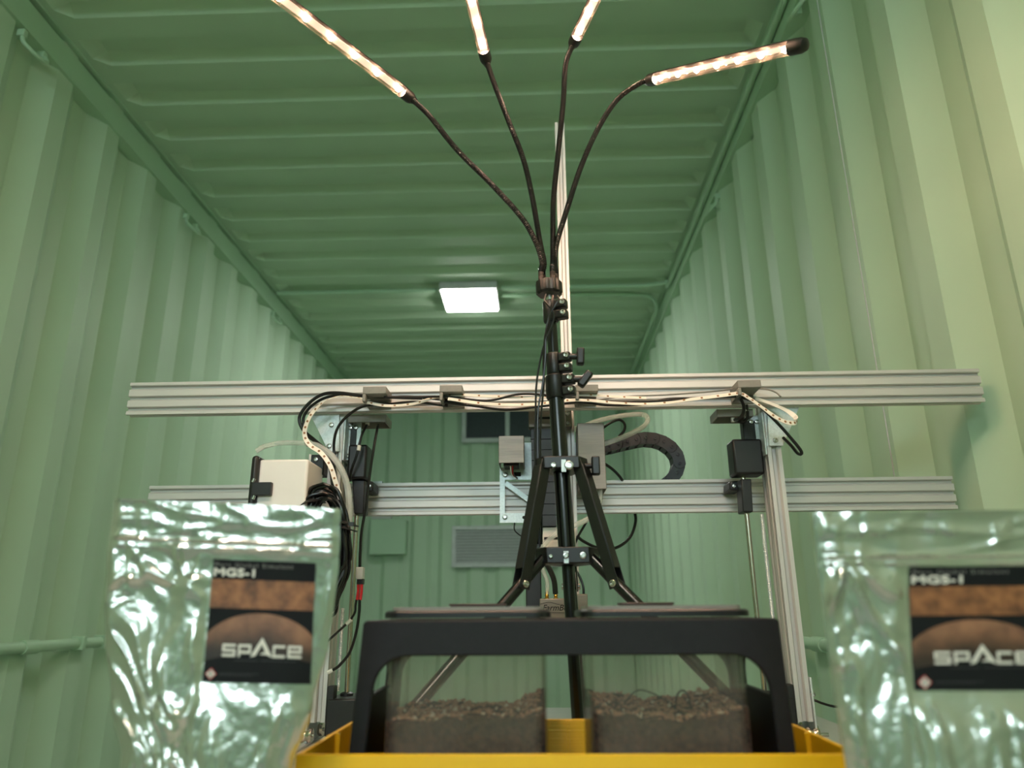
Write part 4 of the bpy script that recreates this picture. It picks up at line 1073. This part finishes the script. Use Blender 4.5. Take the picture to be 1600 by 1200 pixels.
# ------------------------------------------------------------------ jars with soil
def rrect(x0, y0, x1, y1, r, z, n=5):
    pts = []
    for (cx, cy, a0) in ((x1 - r, y1 - r, 0), (x0 + r, y1 - r, 90), (x0 + r, y0 + r, 180), (x1 - r, y0 + r, 270)):
        for k in range(n + 1):
            a_ = math.radians(a0 + 90 * k / n); pts.append(Vector((cx + r * math.cos(a_), cy + r * math.sin(a_), z)))
    return pts
def loft(loops):
    mb = MB(); n = len(loops[0]); vs = [p for l in loops for p in l]; fs = []
    for i in range(len(loops) - 1):
        for k in range(n): fs.append((i * n + k, i * n + (k + 1) % n, (i + 1) * n + (k + 1) % n, (i + 1) * n + k))
    return mb, vs, fs, n
def jar(pxa, pxb, lida, lidb, lab, soil_lab, seed, bump_side):
    jy0, jy1 = FY0 + 0.0105, FY1 - 0.0105
    x0, x1 = P(pxa, 1080, jy0).x, P(pxb, 1080, jy0).x
    zt = P(730, 966, jy0).z; zbm = TZ + 0.0045
    j = thing('soil_jar', lab, 'jar', ((x0 + x1) / 2, (jy0 + jy1) / 2, zbm), 'clear soil jars')
    th = 0.0016
    loops = [rrect(x0, jy0, x1, jy1, 0.012, zbm), rrect(x0, jy0, x1, jy1, 0.012, zt)]
    loops += [rrect(x0 + th, jy0 + th, x1 - th, jy1 - th, 0.0105, zt), rrect(x0 + th, jy0 + th, x1 - th, jy1 - th, 0.0105, zbm + th)]
    mb, vs, fs, n = loft(loops); fs.append([3 * n + k for k in range(n)]); fs.append(list(range(n))[::-1]); mb.add(vs, fs)
    make('body', mb, JAR, j, smooth=30)
    # lid
    la, lb_ = P(lida, 960, jy0 - 0.002).x, P(lidb, 960, jy0 - 0.002).x
    zl0, zl1 = zt + 0.0003, P(730, 953, jy0).z
    mb, vs, fs, n = loft([rrect(la, jy0 - 0.002, lb_, jy1 + 0.002, 0.014, zl0), rrect(la, jy0 - 0.002, lb_, jy1 + 0.002, 0.014, zl1 - 0.002), rrect(la + 0.002, jy0, lb_ - 0.002, jy1, 0.013, zl1 - 0.0004)])
    fs.append([2 * n + k for k in range(n)]); fs.append(list(range(n))[::-1]); mb.add(vs, fs); ld = make('lid', mb, LIDM, j)
    mb, vs, fs, n = loft([rrect(la + 0.006, jy0 + 0.003, lb_ - 0.006, jy1 - 0.003, 0.012, zl1 - 0.0006), rrect(la + 0.006, jy0 + 0.003, lb_ - 0.006, jy1 - 0.003, 0.012, zl1 + 0.0026)])
    fs.append([n + k for k in range(n)]); fs.append(list(range(n))[::-1]); mb.add(vs, fs); make('lid_rim', mb, LIDT, ld, label='pale grey raised lid panel')
    vx0, vx1 = (P(709, 946, 0.752).x, P(790, 946, 0.752).x) if pxa < 800 else (P(966, 946, 0.752).x, P(1043, 946, 0.752).x)
    zv = P(900, 944.5, 0.752).z
    mb = MB(); mb.box((vx0, 0.722, zl1 + 0.0016), (vx1, 0.752, zv - 0.0008)); mb.box((vx0 - 0.001, 0.72, zv - 0.0008), (vx1 + 0.001, 0.7535, zv + 0.0012)); make('lid_handle', mb, BRONZE, ld, bevel=0.0006)
    # soil
    sx0, sx1, sy0, sy1 = x0 + th + 0.0004, x1 - th - 0.0004, jy0 + th + 0.0004, jy1 - th - 0.0004
    zs = P(730, 1124, jy0).z; rn = random.Random(seed); N = 46
    def hgt(u, v):
        p = Vector((u * 3 + seed, v * 3, seed * .7))
        h = 0.006 * noise.noise(p) + 0.004 * noise.noise(p * 3.1) + 0.0022 * noise.noise(p * 9)
        if bump_side > 0: h += 0.013 * max(0, (u - 0.55) / 0.45) ** 1.5 * (0.5 + 0.5 * v) - 0.002
        else: h += 0.008 * max(0, (0.45 - u) / 0.45) * (0.4 + 0.6 * v) + 0.006 * max(0, (u - 0.7) / 0.3) + 0.003 * v
        return h
    mb = MB(); vs = []; fs = []
    for a in range(N + 1):
        for b in range(N + 1):
            u, v = a / N, b / N; vs.append((sx0 + (sx1 - sx0) * u, sy0 + (sy1 - sy0) * v, zs + hgt(u, v)))
    for a in range(N):
        for b in range(N): k = a * (N + 1) + b; fs.append((k, k + N + 1, k + N + 2, k + 1))
    nb = len(vs); ring_ = [(a, 0) for a in range(N)] + [(N, b) for b in range(N)] + [(a, N) for a in range(N, 0, -1)] + [(0, b) for b in range(N, 0, -1)]
    for (a, b) in ring_: vs.append((sx0 + (sx1 - sx0) * a / N, sy0 + (sy1 - sy0) * b / N, zbm + th + 0.0004))
    m_ = len(ring_)
    for i in range(m_):
        a, b = ring_[i]; a2, b2 = ring_[(i + 1) % m_]
        fs.append((a * (N + 1) + b, nb + i, nb + (i + 1) % m_, a2 * (N + 1) + b2))
    fs.append([nb + i for i in range(m_)]); mb.add(vs, fs)
    for i in range(1100):
        u, v = rn.random(), rn.random(); mb.cur = 1 if rn.random() < 0.86 else 2
        r = rn.uniform(0.0010, 0.0026) * (0.9 if mb.cur == 2 else 1)
        u = 0.03 + 0.94 * u; v = 0.03 + 0.94 * v
        mb.ico((sx0 + (sx1 - sx0) * u, sy0 + (sy1 - sy0) * v, zs + hgt(u, v) + r * 0.4), r, (rn.uniform(.6, 1.2), rn.uniform(.6, 1.2), rn.uniform(.5, 1)), rn.random() * 3)
    for i in range(150):                              # crumbs pressed against the front pane
        u = 0.04 + 0.92 * rn.random(); r = rn.uniform(0.0008, 0.0020); mb.cur = 2 if rn.random() < 0.12 else 1
        top = hgt(u, 0); dz = -abs(rn.gauss(0, 0.010)) if mb.cur == 1 else -0.045 * rn.random()
        mb.ico((sx0 + (sx1 - sx0) * u, sy0 + r * 0.45, zs + top + dz), r, (1, .5, 1), rn.random() * 3)
    mb.cur = 0
    so = solo('soil', mb, [SOIL, GRAIN, PERL], soil_lab, 'soil'); so['kind'] = 'stuff'
    return (sx0, sx1, sy0, sy1, zs)
jar(600, 855, 597, 861, 'left clear jar of brown soil with black lid, in the frame', 'brown potting soil in the left clear jar, heaped at its right side', 11, 1)
J2 = jar(922, 1172, 907, 1177, 'right clear jar of brown soil with black lid, in the frame', 'brown potting soil in the right clear jar, heaped at its left side', 23, -1)
zz = J2[4]
solo('wire', MB().tube(smooth_path([(P(975, 1085, .70).x, 0.70, zz + 0.006), (P(1000, 1080, .70).x, 0.70, zz + 0.016), (P(1040, 1090, .70).x, 0.69, zz + 0.008), (P(1052, 1098, .69).x, 0.685, zz + 0.002)], 8), 0.0006, 6), CABLE, 'thin dark wire arching low over the soil in the right jar', 'wire', 'wires on the soil')
solo('wire', MB().tube(smooth_path([(P(1054, 1098, .68).x, 0.68, zz + 0.001), (P(1057, 1082, .68).x, 0.68, zz + 0.013), (P(1066, 1076, .68).x, 0.68, zz + 0.0175), (P(1075, 1082, .68).x, 0.68, zz + 0.013), (P(1078, 1095, .68).x, 0.68, zz + 0.002)], 8), 0.0008, 6), CABLE, 'thin dark wire hoop standing in the soil of the right jar', 'wire', 'wires on the soil')

# ------------------------------------------------------------------ foil bags
def clampf(x, a, b): return max(a, min(b, x))
def sstep(a, b, x):
    t_ = clampf((x - a) / (b - a), 0, 1); return t_ * t_ * (3 - 2 * t_)
def foil_bag(cx, Y, W, H, yaw, tilt, lean, seed, lab, label_rect, zip_v, wmask, prof, roll=0.0, shear=0.0):
    root = thing('foil_bag', lab, 'bag', (cx, Y, TZ), 'silver foil bags of simulant')
    ex = Vector((math.cos(yaw), math.sin(yaw), roll)); ey = Vector((-math.sin(yaw), math.cos(yaw), 0))
    ez = (Z_ + ex * tilt + ey * lean).normalized()
    o = Vector((cx, Y, TZ))

    def hw(v):
        for i in range(len(prof) - 1):
            if v <= prof[i + 1][0]:
                k = (v - prof[i][0]) / (prof[i + 1][0] - prof[i][0]); k = k * k * (3 - 2 * k); return W / 2 * (prof[i][1] + (prof[i + 1][1] - prof[i][1]) * k)
        return W / 2
    def thick(v):
        return 0.0008 + 0.014 * sstep(0.92, 0.20, v) + 0.008 * sstep(0.35, 0.0, v)
    lu0, lu1, lv0, lv1 = label_rect
    def lx(a, b):    # label coordinates to across-the-bag, the label stays a true rectangle
        return ((lu0 + (lu1 - lu0) * a) * W / 2 + shear * (1 - b)) / hw(lv0 + (lv1 - lv0) * b)
    def lmask(u, v):
        b_ = clampf((v - lv0) / (lv1 - lv0), 0, 1)
        du = max(lx(0, b_) - u, 0, u - lx(1, b_)); dv = max(lv0 - v, 0, v - lv1)
        return sstep(0.0, 0.12, math.hypot(du, dv * 1.5))
    def rid(p): return 1 - abs(noise.noise(p)) * 2
    def wr(u, v, s):
        p = Vector((u * 1.0 + seed * 3.1, v * 1.7, s * 5.0 + seed))
        q = Vector((p.x + 0.35 * noise.noise(p * 2.2), p.y + 0.35 * noise.noise(p * 2.2 + Vector((7, 3, 1))), p.z))
        q2 = Vector((q.x * 3.4 + q.y * 1.4, q.y * 2.6 - q.x, q.z))
        a_ = max(0, rid(q * 1.7)) ** 3 * 0.0026 + max(0, rid(q2)) ** 4 * 0.0030
        a_ += noise.noise(q * 3.0) * 0.0018 + abs(noise.noise(q * 5.0)) * 0.0026
        a_ += abs(noise.noise(q2 * 2.6)) * 0.0015 + abs(noise.noise(q * 15.0)) * 0.00065 + abs(noise.noise(q2 * 9.0)) * 0.0003
        return a_
    def front(u, v, s=-1, lift=0.0):
        base = math.copysign(1, u) * abs(u)
        shape = max(0.0, 1 - abs(u) ** 3.0) ** 0.75
        edge = sstep(1.0, 0.93, abs(u))
        d = thick(v) * shape
        amp = 1.0 if s > 0 else lmask(u, v)
        body = sstep(zip_v + 0.005, zip_v - 0.06, v)
        d += wr(u, v, s) * amp * edge * (0.30 + 0.70 * body) * wmask(u, v)
        topw = (0.0016 * noise.noise(Vector((u * 3.0 + seed, v * 14, 2.0))) + 0.0016 * max(0, rid(Vector((u * 1.4 + seed, v * 22, 4.0)))) ** 2) * (1 - body) * edge
        d += topw
        for zv in (zip_v, zip_v - 0.017):
            d += 0.0013 * math.exp(-((v - zv) / 0.0035) ** 2) * edge
        jit = 1 + 0.010 * noise.noise(Vector((seed, v * 9, 3.0 if u > 0 else 8.0))) + 0.004 * noise.noise(Vector((seed, v * 30, 3.0 if u > 0 else 8.0)))
        bend = 0.004 * math.sin(v * 5 + seed) * (1 - v)
        return o + ex * (u * hw(v) * jit) + ez * (v * H) + ey * (s * (d + 0.0003) + s * lift + bend - 0.014 * (v - 0.5) * 0)
    NU, NV = 120, 190; mb = MB(); vs = []; fs = []
    for s in (-1, 1):
        for j in range(NV + 1):
            for i in range(NU + 1):
                u = math.sin((i / NU * 2 - 1) * PI / 2) * 0.55 + (i / NU * 2 - 1) * 0.45
                vs.append(front(u, j / NV, s))
    n = (NU + 1) * (NV + 1)
    for b_ in (0, n):
        for j in range(NV):
            for i in range(NU):
                k = b_ + j * (NU + 1) + i; fs.append((k, k + 1, k + NU + 2, k + NU + 1))
    for j in range(NV):
        for i in (0, NU): k = j * (NU + 1) + i; fs.append((k, k + NU + 1, n + k + NU + 1, n + k))
    for i in range(NU):
        fs.append((i, i + 1, n + i + 1, n + i)); k = NV * (NU + 1) + i; fs.append((k, k + 1, n + k + 1, n + k))
    mb.add(vs, fs); make('pouch', mb, FOIL, root, smooth=60)
    # label, mapped onto the front of the pouch
    def L(a, b, lift):   # a, b in 0..1 across the label
        return front(lx(a, b), lv0 + (lv1 - lv0) * b, -1, lift)
    def patch(a0, b0, a1, b1, lift, m_, name, par, na=14, nb=14, lab_=None):
        mb = MB(); vs = []; fs = []
        for lf in (lift, lift - 0.0002):
            for j in range(nb + 1):
                for i in range(na + 1): vs.append(L(a0 + (a1 - a0) * i / na, b0 + (b1 - b0) * j / nb, lf))
        n = (na + 1) * (nb + 1)
        for j in range(nb):
            for i in range(na):
                k = j * (na + 1) + i; fs.append((k, k + 1, k + na + 2, k + na + 1)); fs.append((n + k, n + k + na + 1, n + k + na + 2, n + k + 1))
        for j in range(nb):
            for i in (0, na): k = j * (na + 1) + i; fs.append((k, k + na + 1, n + k + na + 1, n + k))
        for i in range(na):
            for j in (0, nb): k = j * (na + 1) + i; fs.append((k, k + 1, n + k + 1, n + k))
        return make(name, mb.add(vs, fs), m_, par, label=lab_)
    lb_ = patch(0, 0, 1, 1, 0.0005, LABELK, 'label', root, lab_='black printed label with brown planet and white lettering')
    patch(0, 0.595, 1, 0.835, 0.0009, TERR, 'terrain_band', lb_)
    # planet cap
    AR = 0.86
    mb = MB(); vs = []; fs = []; na, nb = 28, 12
    def edge_b(a): return 0.235 + 0.325 * math.sqrt(max(0, 1 - ((a - 0.5) / 0.56) ** 2))
    for j in range(nb + 1):
        for i in range(na + 1):
            a = i / na; b0 = 0.17 + 0.06 * math.sin(PI * a); vs.append(L(a, b0 + (edge_b(a) - b0) * j / nb, 0.0008))
    for j in range(nb):
        for i in range(na): k = j * (na + 1) + i; fs.append((k, k + 1, k + na + 2, k + na + 1))
    pp = make('planet_print', mb.add(vs, fs), MARS, lb_)
    ca = pp.data.color_attributes.new('print', 'FLOAT_COLOR', 'POINT')
    for j in range(nb + 1):
        for i in range(na + 1):
            g_ = 0.10 + 0.90 * sstep(0.1, 0.95, j / nb) * (1 - 0.45 * sstep(0.6, 1, abs(i / na - 0.55) * 2)); ca.data[j * (na + 1) + i].color = (g_, g_, g_, 1)
    wl = (lu1 - lu0) * W / 2 * 1.0; hl = (lv1 - lv0) * H
    def text(body, a, b, hgt, wid, m_, name, bold=0.0, lift=0.0012, spacing=1.0):
        vs, fs = text_mesh(body, 1.0, spacing=spacing)
        mx0 = min(v.x for v in vs); mx1 = max(v.x for v in vs); my0 = min(v.y for v in vs); my1 = max(v.y for v in vs)
        mb = MB(); k_ = 0
        for (sx, sy) in ((0, 0), (-1, 0), (1, 0), (0, 1), (0, -1)) if bold else ((0, 0),):
            mb.add([L(a + (v.x - mx0) / (mx1 - mx0) * wid + sx * bold, b + (v.y - my0) / (my1 - my0) * hgt + sy * bold, lift + k_ * 0.00002) for v in vs], fs); k_ += 1
        make(name, mb, m_, lb_, smooth=0)
    text('Mars Global Simulant', 0.02, 0.940, 0.034, 0.76, LABELS, 'small_lettering', spacing=1.35)
    text('MGS-1', 0.02, 0.862, 0.062, 0.39, LABELW, 'title_lettering', bold=0.0055)
    # SPACE wordmark from strokes (units: label width / height fractions)
    mb = MB()
    def quad(pts): mb.add([L(a, b, 0.0012) for a, b in pts], [list(range(len(pts)))])
    hb0, hb1, st = 0.205, 0.305, 0.021; sw = 0.020
    def hbar(a0, a1, b): quad([(a0, b), (a1, b), (a1, b + st), (a0, b + st)])
    def vbar(a, b0, b1): quad([(a, b0), (a + sw, b0), (a + sw, b1), (a, b1)])
    s0 = 0.16; hm = (hb0 + hb1) / 2 - st / 2
    hbar(s0, s0 + 0.125, hb0); hbar(s0, s0 + 0.125, hm); hbar(s0, s0 + 0.125, hb1 - st); vbar(s0, hm, hb1); vbar(s0 + 0.105, hb0, hm + st)
    p0 = s0 + 0.15; vbar(p0, hb0, hb1); hbar(p0, p0 + 0.12, hb1 - st); hbar(p0, p0 + 0.12, hm - 0.012); vbar(p0 + 0.10, hm - 0.012, hb1)
    aa = 0.53; at = 0.365
    quad([(aa - 0.105, hb0), (aa - 0.055, hb0 + 0.012), (aa + 0.0, hb0 + 0.105), (aa + 0.0, at)])
    quad([(aa + 0.0, at), (aa + 0.0, hb0 + 0.105), (aa + 0.035, hb0 + 0.045), (aa - 0.02, hb0 + 0.022), (aa + 0.045, hb0 + 0.022), (aa + 0.105, hb0)])
    c0 = 0.635; vbar(c0, hb0, hb1); hbar(c0, c0 + 0.115, hb0); hbar(c0, c0 + 0.115, hb1 - st)
    e0 = 0.775; vbar(e0, hb0, hb1); hbar(e0, e0 + 0.13, hb0); hbar(e0, e0 + 0.13, hm); hbar(e0, e0 + 0.13, hb1 - st); vbar(e0 + 0.11, hm, hb1)
    make('wordmark', mb, LABELW, lb_, smooth=0)
    mb = MB()
    def quad2(a0, b0, a1, b1): mb.add([L(a0, b0, 0.0011), L(a1, b0, 0.0011), L(a1, b1, 0.0011), L(a0, b1, 0.0011)], [(0, 1, 2, 3)])
    quad2(0.28, 0.176, 0.50, 0.180); quad2(0.53, 0.178, 0.86, 0.182)
    quad2(0.15, 0.070, 0.52, 0.073); quad2(0.15, 0.058, 0.46, 0.061)
    make('fine_print', mb, LABELG, lb_, smooth=0)
    # hazard diamond
    def dia(r, lift, m_, name):
        ca, cb = 0.075, 0.065; ra, rb = r, r * wl / hl
        make(name, MB().add([L(ca - ra, cb, lift), L(ca, cb - rb, lift), L(ca + ra, cb, lift), L(ca, cb + rb, lift)], [(0, 1, 2, 3)]), m_, lb_, smooth=0)
    dia(0.052, 0.0011, LABELR, 'hazard_diamond'); dia(0.040, 0.0014, LABELW, 'hazard_field')
    text('!', 0.068, 0.045, 0.040, 0.013, LABELK, 'hazard_mark', bold=0.002, lift=0.0017)
    return root
WL = 0.1655
bt = P(195, 789, 0.555); br_ = P(528, 805, 0.555)
cxl = (bt.x + br_.x) / 2; Wl = (br_.x - bt.x)
HL = bt.z - TZ
def wm_left(u, v): return 1.0 - 0.6 * sstep(-0.1, 0.4, u)
foil_bag(cxl + 0.0065, 0.555, Wl, HL - 0.002, 0.10, -0.012, -0.055, 4.0, 'silver foil bag with black planet label, left of the yellow tray', (-0.085, 0.80, 0.577, 0.862), 0.905, wm_left,
         [(0.0, 0.62), (0.2, 0.64), (0.39, 0.69), (0.53, 0.835), (0.68, 0.945), (0.75, 0.975), (0.87, 1.0), (1.0, 1.0)], -0.04, 0.001)
bt2 = P(1272, 800, 0.487)
W2 = 0.168; H2 = bt2.z - TZ
def wm_right(u, v): return 1.0
foil_bag(bt2.x + W2 / 2 - 0.0055, 0.487, W2, H2 - 0.002, -0.02, 0.0, -0.055, 9.0, 'silver foil bag with black planet label, at the right edge of the photo', (-0.355, 0.55, 0.617, 0.876), 0.90, wm_right,
         [(0.0, 0.93), (0.2, 0.94), (0.39, 0.965), (0.53, 0.985), (0.75, 1.0), (0.87, 1.0), (1.0, 1.0)], 0.0, -0.009)
